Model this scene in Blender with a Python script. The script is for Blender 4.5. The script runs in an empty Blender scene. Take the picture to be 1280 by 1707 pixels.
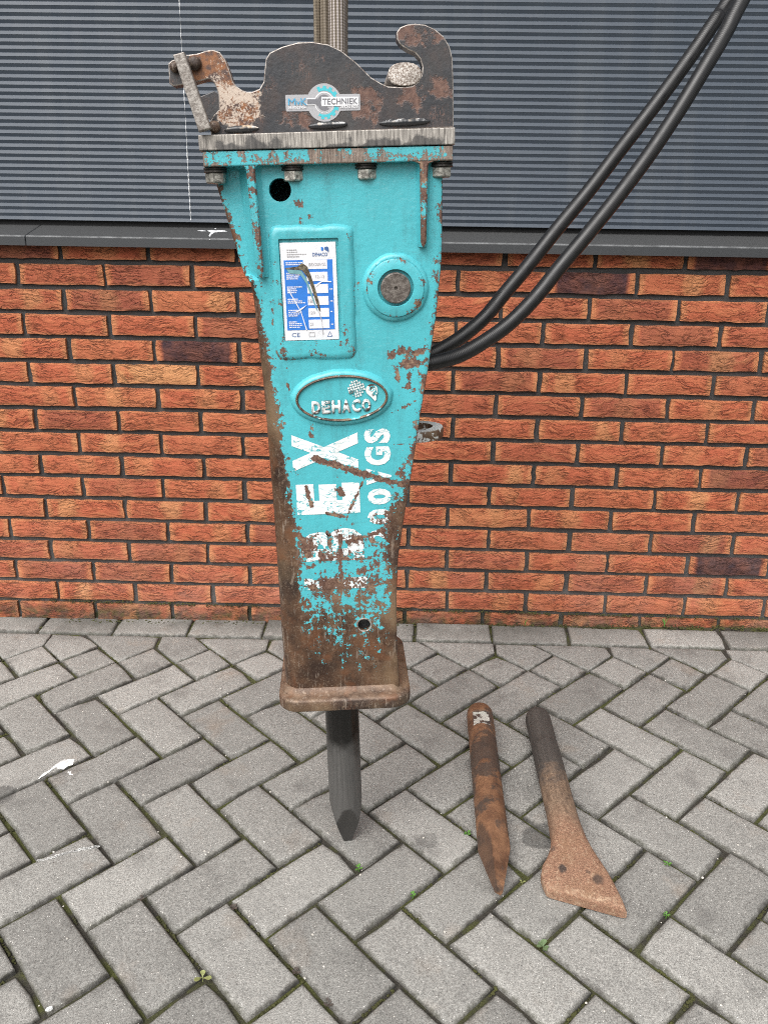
import bpy, bmesh, math, random
from mathutils import Matrix, Vector, noise

random.seed(7)
scene = bpy.context.scene
COL = scene.collection

# ------------------------------------------------------------------ camera
cam_data = bpy.data.cameras.new('camera')
cam_data.sensor_fit = 'VERTICAL'
cam_data.sensor_height = 36.0
cam_data.lens = 29.70
cam_data.clip_start = 0.02
cam_data.clip_end = 500.0
cam = bpy.data.objects.new('camera', cam_data)
COL.objects.link(cam)
PITCH, YAW, ROLL = 0.329991, -0.0241218, 0.0157941
_fw = Vector((math.sin(YAW) * math.cos(PITCH), math.cos(YAW) * math.cos(PITCH), -math.sin(PITCH)))
_rt = Vector((math.cos(YAW), -math.sin(YAW), 0.0))
_up = _rt.cross(_fw)
_r2 = _rt * math.cos(ROLL) + _up * math.sin(ROLL)
_u2 = _up * math.cos(ROLL) - _rt * math.sin(ROLL)
cam.matrix_world = Matrix(((_r2.x, _u2.x, -_fw.x, 0.870226), (_r2.y, _u2.y, -_fw.y, -2.193511), (_r2.z, _u2.z, -_fw.z, 1.075596), (0, 0, 0, 1)))
scene.camera = cam

# ------------------------------------------------------------------ sky and sun (bright overcast)
SUN_EL, SUN_AZ = math.radians(50), math.radians(205)      # azimuth clockwise from +y
world = bpy.data.worlds.new('World')
scene.world = world
world.use_nodes = True
wn = world.node_tree
wn.nodes.clear()
sky = wn.nodes.new('ShaderNodeTexSky')
sky.sky_type = 'NISHITA'
sky.sun_disc = False
sky.sun_elevation = SUN_EL
sky.sun_rotation = SUN_AZ
sky.air_density = 1.0
sky.dust_density = 6.0
sky.ozone_density = 1.0
hs = wn.nodes.new('ShaderNodeHueSaturation')
hs.inputs['Saturation'].default_value = 0.15
bg = wn.nodes.new('ShaderNodeBackground')
bg.inputs['Strength'].default_value = 0.15
wo = wn.nodes.new('ShaderNodeOutputWorld')
wn.links.new(sky.outputs[0], hs.inputs['Color'])
wn.links.new(hs.outputs[0], bg.inputs['Color'])
wn.links.new(bg.outputs[0], wo.inputs['Surface'])

sun_data = bpy.data.lights.new('sun', 'SUN')
sun_data.energy = 1.5
sun_data.angle = math.radians(65)
sun_data.color = (1.0, 0.965, 0.91)
sun = bpy.data.objects.new('sun', sun_data)
COL.objects.link(sun)
_sd = Vector((math.sin(SUN_AZ) * math.cos(SUN_EL), math.cos(SUN_AZ) * math.cos(SUN_EL), math.sin(SUN_EL)))
sun.rotation_euler = _sd.to_track_quat('Z', 'Y').to_euler()
sun.location = (0, -4, 6)

scene.view_settings.view_transform = 'Standard'
scene.view_settings.look = 'None'
scene.view_settings.exposure = 0.34
scene.view_settings.gamma = 1.0
scene.view_settings.use_curve_mapping = False
scene.render.engine = 'CYCLES'
scene.cycles.use_denoising = False
scene.cycles.max_bounces = 6
scene.cycles.filter_width = 1.0

# ------------------------------------------------------------------ helpers
def tag(o, label=None, cat=None, group=None, kind=None):
    if label: o['label'] = label
    if cat: o['category'] = cat
    if group: o['group'] = group
    if kind: o['kind'] = kind
    return o

def empty(name, mw=None, parent=None):
    o = bpy.data.objects.new(name, None)
    o.empty_display_size = 0.05
    COL.objects.link(o)
    if parent: o.parent = parent
    if mw is not None: o.matrix_local = mw
    return o

def link(name, me, parent=None, mats=()):
    o = bpy.data.objects.new(name, me)
    COL.objects.link(o)
    if parent: o.parent = parent
    for m in mats:
        if len(me.materials) < len(mats): me.materials.append(m)
    return o

def bmo(name, bm, mat, parent=None, smooth=None, recalc=True):
    if recalc: bmesh.ops.recalc_face_normals(bm, faces=bm.faces)
    me = bpy.data.meshes.new(name)
    bm.to_mesh(me); bm.free()
    mats = mat if isinstance(mat, (list, tuple)) else [mat]
    for m in mats: me.materials.append(m)
    if smooth is not None:
        me.polygons.foreach_set('use_smooth', [True] * len(me.polygons))
        try: me.set_sharp_from_angle(angle=math.radians(smooth))
        except Exception: pass
    o = bpy.data.objects.new(name, me)
    COL.objects.link(o)
    if parent: o.parent = parent
    return o

def add_box(bm, x0, x1, y0, y1, z0, z1):
    v = [bm.verts.new((x, y, z)) for z in (z0, z1) for y in (y0, y1) for x in (x0, x1)]
    for f in ((0, 2, 3, 1), (4, 5, 7, 6), (0, 1, 5, 4), (2, 6, 7, 3), (0, 4, 6, 2), (1, 3, 7, 5)):
        bm.faces.new([v[i] for i in f])
    return v

def add_prism(bm, poly, y0, y1):
    """poly in (x, z); extruded along y."""
    a = [bm.verts.new((x, y0, z)) for x, z in poly]
    b = [bm.verts.new((x, y1, z)) for x, z in poly]
    n = len(poly)
    f = bm.faces.new(a); bm.faces.new(b[::-1])
    for i in range(n):
        bm.faces.new((a[i], b[i], b[(i + 1) % n], a[(i + 1) % n]))
    return a, b, f

def prism_obj(name, poly, y0, y1, mat, parent, bev=0.0, seg=2, smooth=None, rimmat=None):
    bm = bmesh.new()
    add_prism(bm, poly, y0, y1)
    bmesh.ops.recalc_face_normals(bm, faces=bm.faces)
    mats = [mat] if rimmat is None else [mat, rimmat]
    if bev:
        ed = [e for e in bm.edges if abs(e.verts[0].co.y - e.verts[1].co.y) < 1e-6]
        r = bmesh.ops.bevel(bm, geom=ed, offset=bev, segments=seg, profile=0.5, affect='EDGES', material=1 if rimmat else -1)
    return bmo(name, bm, mats, parent, smooth)

def loft(bm, rings, cap0=True, cap1=True, closed=True):
    vs = [[bm.verts.new(p) for p in r] for r in rings]
    for a, b in zip(vs, vs[1:]):
        n = len(a)
        for i in range(n if closed else n - 1):
            j = (i + 1) % n
            bm.faces.new((a[i], a[j], b[j], b[i]))
    if cap0: bm.faces.new(vs[0][::-1])
    if cap1: bm.faces.new(vs[-1])
    return vs

def tube(bm, pts, rad, n=14, caps=True):
    rings = []
    ref = Vector((0.3, 0.9, 0.1))
    for i, p in enumerate(pts):
        p = Vector(p)
        t = (Vector(pts[min(i + 1, len(pts) - 1)]) - Vector(pts[max(i - 1, 0)])).normalized()
        s = t.cross(ref).normalized()
        w = s.cross(t).normalized()
        r = rad[i] if isinstance(rad, (list, tuple)) else rad
        rings.append([p + (s * math.cos(2 * math.pi * k / n) + w * math.sin(2 * math.pi * k / n)) * r for k in range(n)])
    return loft(bm, rings, caps, caps)

def spline(pts, m=6):
    P = [Vector(p) for p in pts]
    out = []
    for i in range(len(P) - 1):
        p0 = P[max(i - 1, 0)]; p1 = P[i]; p2 = P[i + 1]; p3 = P[min(i + 2, len(P) - 1)]
        for k in range(m):
            t = k / m
            out.append(0.5 * ((2 * p1) + (p2 - p0) * t + (2 * p0 - 5 * p1 + 4 * p2 - p3) * t * t + (3 * p1 - p0 - 3 * p2 + p3) * t ** 3))
    out.append(P[-1])
    return out

def lathe_y(bm, prof, cx, cz, n=32, cap0=True, cap1=True):
    """prof: list of (radius, y) ; axis along y."""
    rings = [[(cx + r * math.cos(2 * math.pi * k / n), y, cz + r * math.sin(2 * math.pi * k / n)) for k in range(n)] for r, y in prof]
    return loft(bm, rings, cap0, cap1)

def lathe_z(bm, prof, cx, cy, n=24, cap0=True, cap1=True, ph=0.0):
    rings = [[(cx + r * math.cos(2 * math.pi * k / n + ph), cy + r * math.sin(2 * math.pi * k / n + ph), z) for k in range(n)] for r, z in prof]
    return loft(bm, rings, cap0, cap1)

def interp(tab, v):
    if v <= tab[0][0]: return tab[0][1]
    for (a, b), (c, d) in zip(tab, tab[1:]):
        if v <= c: return b + (d - b) * (v - a) / (c - a)
    return tab[-1][1]

def sstep(a, b, v):
    t = min(1.0, max(0.0, (v - a) / (b - a)))
    return t * t * (3 - 2 * t)

def set_attr(o, name, fn):
    me = o.data
    at = me.attributes.get(name) or me.attributes.new(name, 'FLOAT', 'POINT')
    at.data.foreach_set('value', [fn(v.co) for v in me.vertices])

# ------------------------------------------------------------------ material helpers
class NT:
    def __init__(s, name):
        s.m = bpy.data.materials.new(name)
        s.m.use_nodes = True
        s.t = s.m.node_tree
        s.t.nodes.clear()
        s.out = s.t.nodes.new('ShaderNodeOutputMaterial')
        s.b = s.t.nodes.new('ShaderNodeBsdfPrincipled')
        s.t.links.new(s.b.outputs[0], s.out.inputs['Surface'])
    def put(s, sock, v):
        if isinstance(v, bpy.types.NodeSocket): s.t.links.new(v, sock)
        elif v is not None:
            if isinstance(v, (tuple, list)) and len(v) == 3 and sock.type == 'RGBA': v = (*v, 1.0)
            sock.default_value = v
    def n(s, typ, out=0, _p=None, **kw):
        nd = s.t.nodes.new('ShaderNode' + typ)
        for k, v in (_p or {}).items(): setattr(nd, k, v)
        for k, v in kw.items():
            s.put(nd.inputs[int(k[1:])] if k[0] == 'i' and k[1:].isdigit() else nd.inputs[k.replace('_', ' ')], v)
        return nd.outputs[out]
    def set(s, **kw):
        for k, v in kw.items(): s.put(s.b.inputs[k.replace('_', ' ')], v)
    def math(s, op, a, b=0.0, c=None, clamp=False):
        return s.n('Math', _p={'operation': op, 'use_clamp': clamp}, i0=a, i1=b, **({'i2': c} if c is not None else {}))
    def vec(s, op, a, b=(0, 0, 0), out=0):
        return s.n('VectorMath', out, {'operation': op}, i0=a, i1=b)
    def scale(s, a, f):
        nd = s.t.nodes.new('ShaderNodeVectorMath'); nd.operation = 'SCALE'
        s.put(nd.inputs[0], a); s.put(nd.inputs['Scale'], f)
        return nd.outputs[0]
    def noise(s, v, scale, detail=3.0, rough=0.55, dist=0.0, out=0):
        return s.n('TexNoise', out, Vector=v, Scale=scale, Detail=detail, Roughness=rough, Distortion=dist)
    def ramp(s, f, a, b, lo=0.0, hi=1.0, interp='LINEAR'):
        return s.n('MapRange', _p={'interpolation_type': interp}, Value=f, From_Min=a, From_Max=b, To_Min=lo, To_Max=hi)
    def mix(s, f, a, b, mode='MIX'):
        nd = s.t.nodes.new('ShaderNodeMix'); nd.data_type = 'RGBA'; nd.blend_type = mode
        s.put(nd.inputs[0], f); s.put(nd.inputs[6], a); s.put(nd.inputs[7], b)
        return nd.outputs[2]
    def mapping(s, v, sc=(1, 1, 1), loc=(0, 0, 0), rot=(0, 0, 0)):
        return s.n('Mapping', Vector=v, Scale=sc, Location=loc, Rotation=rot)
    def coord(s, obj=None, kind='Object'):
        nd = s.t.nodes.new('ShaderNodeTexCoord')
        if obj is not None: nd.object = obj
        return nd.outputs[kind]
    def attr(s, name):
        nd = s.t.nodes.new('ShaderNodeAttribute'); nd.attribute_name = name
        return nd.outputs['Fac']
    def sep(s, v):
        nd = s.t.nodes.new('ShaderNodeSeparateXYZ'); s.put(nd.inputs[0], v)
        return nd.outputs
    def comb(s, x, y, z):
        return s.n('CombineXYZ', X=x, Y=y, Z=z)
    def bump(s, h, strength=0.5, dist=0.002, normal=None):
        return s.n('Bump', Strength=strength, Distance=dist, Height=h, **({'Normal': normal} if normal is not None else {}))
    def objinfo(s, out): 
        return s.t.nodes.new('ShaderNodeObjectInfo').outputs[out]
    def ao(s, d=0.02):
        nd = s.t.nodes.new('ShaderNodeAmbientOcclusion'); nd.inputs['Distance'].default_value = d; nd.samples = 4
        return nd.outputs['AO']

def plain(name, col, rough=0.6, metal=0.0, spec=0.5, var=0.0, scale=60.0):
    k = NT(name)
    c = col
    if var:
        nz = k.noise(k.coord(), scale, 4)
        c = k.mix(k.ramp(nz, 0.3, 0.7), tuple(x * (1 - var) for x in col), tuple(min(1, x * (1 + var)) for x in col))
    k.set(Base_Color=c, Roughness=rough, Metallic=metal)
    k.put(k.b.inputs['Specular IOR Level'], spec)
    return k.m

# ------------------------------------------------------------------ ground: sloping paved yard
SX, SY = 0.0180223, 0.0540208
U, GA, GX, GY = 0.1085535, -0.01442, 0.269215, -1.006255
def gz(x, y): return SX * (x - 1.0) + SY * y
_ex = Vector((1, 0, SX)).normalized()
_n = Vector((-SX, -SY, 1)).normalized()
_ey = _n.cross(_ex)
PAVE = Matrix(((_ex.x, _ey.x, _n.x, 0), (_ex.y, _ey.y, _n.y, 0), (_ex.z, _ey.z, _n.z, -SX), (0, 0, 0, 1)))
_ca, _sa = math.cos(math.pi / 4 + GA), math.sin(math.pi / 4 + GA)
def lat(a, b): return (GX + U * (a * _ca + b * _sa), GY + U * (a * _sa - b * _ca))

# --- soil in the joints
k = NT('joint_soil')
co = k.coord()
n1 = k.noise(co, 14, 5, 0.6); n2 = k.noise(co, 260, 4, 0.7); n3 = k.noise(co, 5.0, 3)
soil = k.mix(n2, (0.012, 0.011, 0.009), (0.075, 0.066, 0.052))
moss = k.mix(n2, (0.022, 0.027, 0.006), (0.11, 0.115, 0.03))
mm = k.ramp(k.math('ADD', n1, k.math('MULTIPLY', n3, 0.5)), 0.68, 0.84)
far = k.noise(co, 0.8, 3)
k.set(Base_Color=k.mix(mm, soil, moss), Roughness=0.95, Normal=k.bump(n2, 0.9, 0.004))
M_SOIL = k.m

# --- concrete pavers
k = NT('concrete_paver')
co = k.coord()
rnd = k.objinfo('Random')
off = k.scale(k.comb(rnd, k.math('MULTIPLY', rnd, 7.3), k.math('MULTIPLY', rnd, 3.1)), 40.0)
p = k.vec('ADD', co, off)
fine = k.noise(p, 400, 4, 0.8)
mid = k.noise(p, 170, 4, 0.7)
big = k.noise(p, 13, 4, 0.6)
grain = k.ramp(k.math('ADD', k.math('MULTIPLY', fine, 0.75), k.math('MULTIPLY', mid, 0.25)), 0.36, 0.66)
tone = k.math('ADD', k.ramp(rnd, 0, 1, 0.78, 1.12), k.ramp(big, 0.25, 0.75, -0.10, 0.08))
base = k.mix(grain, (0.120, 0.116, 0.108), (0.475, 0.465, 0.435))
base = k.mix(1.0, base, k.n('CombineColor', Red=tone, Green=tone, Blue=tone), 'MULTIPLY')
vor = k.n('TexVoronoi', 0, Vector=p, Scale=240.0)
pick = k.n('TexVoronoi', 1, Vector=p, Scale=240.0)
agg = k.math('MULTIPLY', k.ramp(vor, 0.16, 0.24, 1.0, 0.0), k.ramp(k.sep(pick)[0], 0.86, 0.90))
base = k.mix(agg, base, (0.72, 0.70, 0.66))
dk = k.math('MULTIPLY', k.ramp(vor, 0.2, 0.28, 1.0, 0.0), k.ramp(k.sep(pick)[1], 0.90, 0.93))
base = k.mix(k.math('MULTIPLY', dk, 0.7), base, (0.05, 0.05, 0.05))
warm = k.ramp(k.noise(p, 9.0, 3, 0.6), 0.60, 0.78)
base = k.mix(k.math('MULTIPLY', warm, 0.30), base, (0.30, 0.21, 0.14))
damp = k.ramp(k.noise(k.vec('ADD', p, (5.3, 1.7, 0)), 14, 4, 0.6), 0.54, 0.80)
base = k.mix(k.math('MULTIPLY', damp, 0.55), base, (0.085, 0.082, 0.078))
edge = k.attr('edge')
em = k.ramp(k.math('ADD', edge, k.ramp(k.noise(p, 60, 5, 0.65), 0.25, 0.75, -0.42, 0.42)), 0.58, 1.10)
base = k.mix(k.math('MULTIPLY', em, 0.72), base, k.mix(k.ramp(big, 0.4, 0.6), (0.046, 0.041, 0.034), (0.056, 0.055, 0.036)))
wpos = k.n('NewGeometry', 0)
wnz = k.noise(wpos, 30, 4, 0.6)
for sxp, syp, rad_, amt in ((0.050, -0.751, 0.028, 0.6), (1.146, -0.842, 0.034, 0.6), (0.93, -0.86, 0.022, 0.35)):
    dist_ = k.vec('DISTANCE', k.n('CombineXYZ', X=k.sep(wpos)[0], Y=k.sep(wpos)[1], Z=0.0), (sxp, syp, 0), 1)
    st_ = k.ramp(k.math('ADD', dist_, k.math('MULTIPLY', k.math('SUBTRACT', wnz, 0.5), 0.05)), rad_ * 0.85, rad_ * 1.1, amt, 0.0)
    base = k.mix(st_, base, (0.045, 0.044, 0.042))
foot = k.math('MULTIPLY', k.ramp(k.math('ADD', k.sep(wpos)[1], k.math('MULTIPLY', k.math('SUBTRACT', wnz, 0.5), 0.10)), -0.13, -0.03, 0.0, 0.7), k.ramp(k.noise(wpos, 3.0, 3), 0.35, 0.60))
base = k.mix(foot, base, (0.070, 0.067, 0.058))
h = k.math('ADD', k.math('MULTIPLY', fine, 0.7), k.math('MULTIPLY', mid, 0.6))
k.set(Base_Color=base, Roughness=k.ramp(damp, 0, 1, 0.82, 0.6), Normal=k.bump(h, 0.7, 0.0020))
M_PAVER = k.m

pave_bm = bmesh.new()
for x0, x1, y0, y1 in ((-40, 40, -40, 0.10),):
    nx, ny = 8, 8
    g = [[pave_bm.verts.new((x0 + (x1 - x0) * i / nx, y0 + (y1 - y0) * j / ny, -0.009)) for i in range(nx + 1)] for j in range(ny + 1)]
    for j in range(ny):
        for i in range(nx): pave_bm.faces.new((g[j][i], g[j][i + 1], g[j + 1][i + 1], g[j + 1][i]))
pavement = bmo('pavement', pave_bm, M_SOIL)
pavement.matrix_world = PAVE
tag(pavement, kind='structure')

def inset_poly(poly, d):
    """inset a convex ccw polygon by d."""
    n = len(poly); L = []
    for i in range(n):
        (x0, y0), (x1, y1) = poly[i], poly[(i + 1) % n]
        dx, dy = x1 - x0, y1 - y0; l = math.hypot(dx, dy)
        nx, ny = -dy / l, dx / l
        L.append((x0 + nx * d, y0 + ny * d, dx, dy))
    out = []
    for i in range(n):
        ax, ay, adx, ady = L[i - 1]; bx, by, bdx, bdy = L[i]
        den = adx * bdy - ady * bdx
        t = ((bx - ax) * bdy - (by - ay) * bdx) / den
        out.append((ax + adx * t, ay + ady * t))
    return out

def ccw(poly):
    s = sum(poly[i][0] * poly[(i + 1) % len(poly)][1] - poly[(i + 1) % len(poly)][0] * poly[i][1] for i in range(len(poly)))
    return poly if s > 0 else poly[::-1]

def paver_mesh(poly, jit=0.0008, ed=1.0):
    """poly: outline about its own centre (metres). chamfered slab, top at z = 0."""
    poly = ccw(poly)
    # split long edges so that edges can be a little uneven
    pts = []
    for i in range(len(poly)):
        a, b = poly[i], poly[(i + 1) % len(poly)]
        l = math.hypot(b[0] - a[0], b[1] - a[1]); m = max(1, round(l / 0.05))
        for q in range(m): pts.append((a[0] + (b[0] - a[0]) * q / m, a[1] + (b[1] - a[1]) * q / m, q == 0))
    cx = sum(p[0] for p in poly) / len(poly); cy = sum(p[1] for p in poly) / len(poly)
    def shrink(d, jt):
        ins = inset_poly(poly, d); r = []
        for i in range(len(poly)):
            a, b = ins[i], ins[(i + 1) % len(poly)]
            l = math.hypot(poly[(i + 1) % len(poly)][0] - poly[i][0], poly[(i + 1) % len(poly)][1] - poly[i][1]); m = max(1, round(l / 0.05))
            for q in range(m): r.append((a[0] + (b[0] - a[0]) * q / m + random.uniform(-jt, jt), a[1] + (b[1] - a[1]) * q / m + random.uniform(-jt, jt)))
        return r
    rings = [(shrink(0.0, jit), -0.03, 1.0), (shrink(0.0003, jit), -0.0042, 1.0), (shrink(0.0016, jit), -0.0012, 0.95 * ed), (shrink(0.0042, jit * .5), 0.0, 0.72 * ed), (shrink(0.014, 0), 0.0004, 0.0)]
    starts, idx = [], 0
    for i in range(len(poly)):
        starts.append(idx); idx += max(1, round(math.hypot(poly[(i + 1) % len(poly)][0] - poly[i][0], poly[(i + 1) % len(poly)][1] - poly[i][1]) / 0.05))
    chips = {q: random.uniform(.0015, .0055) for q in starts if random.random() < .22}
    if random.random() < .35: chips[random.randrange(idx)] = random.uniform(.0012, .003)
    bm = bmesh.new(); lay = []
    for li, (r, z, e) in enumerate(rings):
        row = []
        for q, (x, y) in enumerate(r):
            c_ = chips.get(q, 0.0) if li in (1, 2, 3) else 0.0
            l_ = math.hypot(x - cx, y - cy)
            row.append(bm.verts.new((x - (x - cx) / l_ * c_, y - (y - cy) / l_ * c_, z - c_ * (.5 if li == 3 else .9))))
        lay.append(row)
    n = len(lay[0])
    for a, b in zip(lay, lay[1:]):
        for i in range(n): bm.faces.new((a[i], a[(i + 1) % n], b[(i + 1) % n], b[i]))
    bm.faces.new(lay[-1])
    bm.verts.index_update()
    ev = [e for (r, z, e) in rings for _ in r]
    me = bpy.data.meshes.new('paver')
    bm.to_mesh(me); bm.free()
    at = me.attributes.new('edge', 'FLOAT', 'POINT'); at.data.foreach_set('value', ev)
    me.polygons.foreach_set('use_smooth', [True] * len(me.polygons))
    me.materials.append(M_PAVER)
    return me

GAP = 0.0037
_lib = {}
def in_area(x, y): return -0.75 < x < 2.45 and -1.95 < y < 0.2
paver_count = 0
def place_paver(poly_ab, key=None, gap=GAP, ed=1.0):
    global paver_count
    pts = ccw([lat(a, b) for a, b in poly_ab])
    cx = sum(p[0] for p in pts) / len(pts); cy = sum(p[1] for p in pts) / len(pts)
    if not in_area(cx, cy): return
    loc = inset_poly([(x - cx, y - cy) for x, y in pts], gap)
    if key is not None:
        kk = (key, random.randrange(12))
        if kk not in _lib: _lib[kk] = paver_mesh(loc)
        me = _lib[kk]
    else: me = paver_mesh(loc, ed=ed)
    o = bpy.data.objects.new('paver', me); COL.objects.link(o); o.parent = pavement
    o.location = (cx + random.uniform(-.0009, .0009), cy + random.uniform(-.0009, .0009), random.uniform(-0.0018, 0.0014))
    o.rotation_euler = (random.uniform(-.006, .006), random.uniform(-.006, .006), random.uniform(-.008, .008))
    paver_count += 1

def rect(a0, a1, b0, b1): return [(a0, b0), (a1, b0), (a1, b1), (a0, b1)]
for m in range(-9, 3):
    for kk in range(-40, 60):
        place_paver(rect(kk + 2 * m, kk + 2 * m + 2, kk - 2 * m, kk - 2 * m + 1), 'A')
        place_paver(rect(kk - 1 + 2 * m, kk + 2 * m, kk - 2 * m, kk - 2 * m + 2), 'B')
def cc(t): return 11.80 - 0.0095 * (t + 3)
for kk in range(-40, 60):
    place_paver(rect(kk + 5, kk + 6, kk - 5, kk - 4), 'H')
    if kk % 2 == 0:
        a, b = kk + 5, kk - 5
        c = cc(a + b); d = (c - 11) / 2
        place_paver([(a, b), (a + 1, b), (a + 1, a + 1 - c), (a + d, b - 1 - d), (a, b - 1)], None, 0.0020, 0.75)
    else:
        a, b = kk + 5, kk - 5
        c = cc(a + b); d = (c - 11) / 2
        place_paver([(a, b), (a + 1, b), (a + 1 + d, b - d), (a, a - c)], None, 0.0020, 0.75)
for kk in range(-14, 18):
    t0, t1 = -0.1 + 2.76 * kk, -0.1 + 2.76 * (kk + 1)
    def bp(t, c): return ((t + c) / 2, (t - c) / 2)
    place_paver([bp(t0, cc(t0) + .05), bp(t1, cc(t1) + .05), bp(t1, cc(t1) + 1.36), bp(t0, cc(t0) + 1.36)], None, 0.0030)

# ------------------------------------------------------------------ brick wall
k = NT('hand_moulded_brick')
co = k.coord()
rnd = k.objinfo('Random'); oc = k.objinfo('Color')
dark, buff, blz = k.sep(oc)
off = k.scale(k.comb(rnd, k.math('MULTIPLY', rnd, 5.7), k.math('MULTIPLY', rnd, 2.3)), 60.0)
xyz = k.sep(co)
x2 = k.math('MULTIPLY', xyz[0], xyz[0])
arch = k.math('SUBTRACT', xyz[2], k.math('MULTIPLY', x2, k.ramp(rnd, 0, 1, 0.3, 2.2)))
wob = k.math('ADD', k.math('MULTIPLY', k.noise(k.vec('ADD', co, off), 15, 2, 0.5), 0.9), k.math('MULTIPLY', k.noise(k.vec('ADD', co, off), 60, 2, 0.5), 0.5))
wob = k.math('SUBTRACT', wob, 0.2)
arch = k.math('ADD', arch, k.math('MULTIPLY', k.math('SUBTRACT', wob, 0.5), 0.024))
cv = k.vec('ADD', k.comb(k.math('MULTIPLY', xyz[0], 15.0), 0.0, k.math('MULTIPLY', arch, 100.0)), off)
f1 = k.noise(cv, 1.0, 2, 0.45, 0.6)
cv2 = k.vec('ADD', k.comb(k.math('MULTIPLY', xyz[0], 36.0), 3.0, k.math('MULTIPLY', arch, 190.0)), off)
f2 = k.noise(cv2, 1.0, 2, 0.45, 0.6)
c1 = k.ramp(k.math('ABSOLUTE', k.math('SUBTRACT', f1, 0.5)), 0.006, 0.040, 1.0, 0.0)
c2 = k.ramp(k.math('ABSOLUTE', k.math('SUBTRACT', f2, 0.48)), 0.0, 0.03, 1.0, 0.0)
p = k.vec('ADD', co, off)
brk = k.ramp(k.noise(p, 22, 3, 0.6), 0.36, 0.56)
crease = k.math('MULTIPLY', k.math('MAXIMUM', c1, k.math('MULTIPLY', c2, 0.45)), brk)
grit = k.noise(p, 700, 3, 0.7)
tonen = k.noise(p, 26, 5, 0.65)
red = k.mix(k.ramp(tonen, 0.3, 0.72), (0.375, 0.094, 0.049), (0.445, 0.134, 0.067))
red = k.mix(k.ramp(rnd, 0.0, 1.0, 0.0, 0.45), red, (0.43, 0.112, 0.056))
sand = k.mix(k.ramp(tonen, 0.3, 0.7), (0.50, 0.215, 0.095), (0.58, 0.280, 0.128))
xr = k.math('DIVIDE', k.math('ADD', xyz[0], 0.105), 0.21)
bl = k.math('ABSOLUTE', k.math('SUBTRACT', xr, blz))
wv = k.math('MULTIPLY', k.math('SUBTRACT', k.noise(p, 28, 4, 0.6), 0.5), 0.35)
blaze = k.ramp(k.math('ADD', bl, wv), 0.05, 0.20, 1.0, 0.0, 'SMOOTHSTEP')
ends = k.ramp(k.math('ADD', k.math('ABSOLUTE', k.math('SUBTRACT', xr, 0.5)), k.math('MULTIPLY', wv, 0.35)), 0.40, 0.50, 0.0, 1.0, 'SMOOTHSTEP')
zend = k.ramp(k.math('ADD', k.math('ABSOLUTE', xyz[2]), k.math('MULTIPLY', wv, 0.02)), 0.018, 0.025, 0.0, 0.55, 'SMOOTHSTEP')
sm = k.math('MAXIMUM', k.math('MULTIPLY', blaze, k.ramp(rnd, 0.2, 0.9, 0.25, 1.0)), k.math('MAXIMUM', k.math('MULTIPLY', ends, 0.8), zend))
ridge = k.ramp(f1, 0.52, 0.72, 0.0, 0.5)
sm = k.math('MAXIMUM', sm, k.math('MULTIPLY', ridge, k.ramp(rnd, 0, 1, 0.3, 1.0)))
sm = k.math('MAXIMUM', k.math('MULTIPLY', sm, 0.8), k.math('MULTIPLY', buff, k.ramp(tonen, 0.2, 0.45)), clamp=True)
bcol = k.mix(sm, red, sand)
pur = k.mix(k.ramp(tonen, 0.35, 0.65), (0.045, 0.028, 0.036), (0.15, 0.06, 0.045))
core = k.ramp(k.math('ADD', k.math('ABSOLUTE', k.math('SUBTRACT', xr, 0.5)), k.math('MULTIPLY', wv, 0.2)), 0.40, 0.45, 1.0, 0.0)
bcol = k.mix(k.math('MULTIPLY', dark, core), bcol, pur)
bcol = k.mix(k.math('MULTIPLY', crease, 0.55), bcol, (0.036, 0.014, 0.011))  # fold shade painted into the brick colour, together with dark sand in creases
bcol = k.mix(k.ramp(grit, 0.62, 0.75, 0.0, 0.35), bcol, (0.42, 0.19, 0.11))
bcol = k.mix(k.ramp(grit, 0.25, 0.38, 0.2, 0.0), bcol, (0.06, 0.02, 0.015))
wp = k.n('NewGeometry', 0)
wz = k.sep(wp)[2]
dirt = k.math('MULTIPLY', k.ramp(wz, 0.045, 0.004), k.ramp(k.noise(wp, 24, 4, 0.6), 0.30, 0.55))
bcol = k.mix(k.math('MULTIPLY', dirt, 0.92), bcol, k.mix(k.ramp(k.noise(wp, 60, 3), 0.45, 0.6), (0.055, 0.034, 0.022), (0.045, 0.048, 0.012)))
limey = k.math('MULTIPLY', k.ramp(wz, 0.34, 0.05, 0.0, 0.22), k.ramp(k.noise(wp, 6, 4, 0.6), 0.35, 0.7))
bcol = k.mix(limey, bcol, (0.42, 0.30, 0.25))
hgt = k.math('ADD', k.math('MULTIPLY', f1, 1.3), k.math('ADD', k.math('MULTIPLY', f2, 0.45), k.math('ADD', k.math('MULTIPLY', grit, 0.10), k.math('MULTIPLY', crease, -0.55))))
k.set(Base_Color=bcol, Roughness=0.88, Normal=k.bump(hgt, 0.9, 0.0045))
k.put(k.b.inputs['Specular IOR Level'], 0.25)
M_BRICK = k.m

k = NT('dark_mortar')
co = k.coord()
g = k.noise(co, 420, 4, 0.7); b = k.noise(co, 9, 4, 0.6)
c = k.mix(g, (0.018, 0.0175, 0.018), (0.070, 0.068, 0.068))
c = k.mix(k.ramp(b, 0.45, 0.7, 0.0, 0.5), c, (0.085, 0.083, 0.082))
z = k.sep(co)[2]
c = k.mix(k.math('MULTIPLY', k.ramp(z, 0.40, 0.05, 0.0, 0.55), k.ramp(b, 0.3, 0.6)), c, (0.14, 0.135, 0.13))
c = k.mix(k.math('MULTIPLY', k.ramp(z, 0.05, 0.0, 0.0, 0.9), k.ramp(k.noise(co, 30, 3), 0.4, 0.6)), c, (0.03, 0.035, 0.008))
k.set(Base_Color=c, Roughness=0.95, Normal=k.bump(g, 0.8, 0.002))
M_MORTAR = k.m

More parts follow.
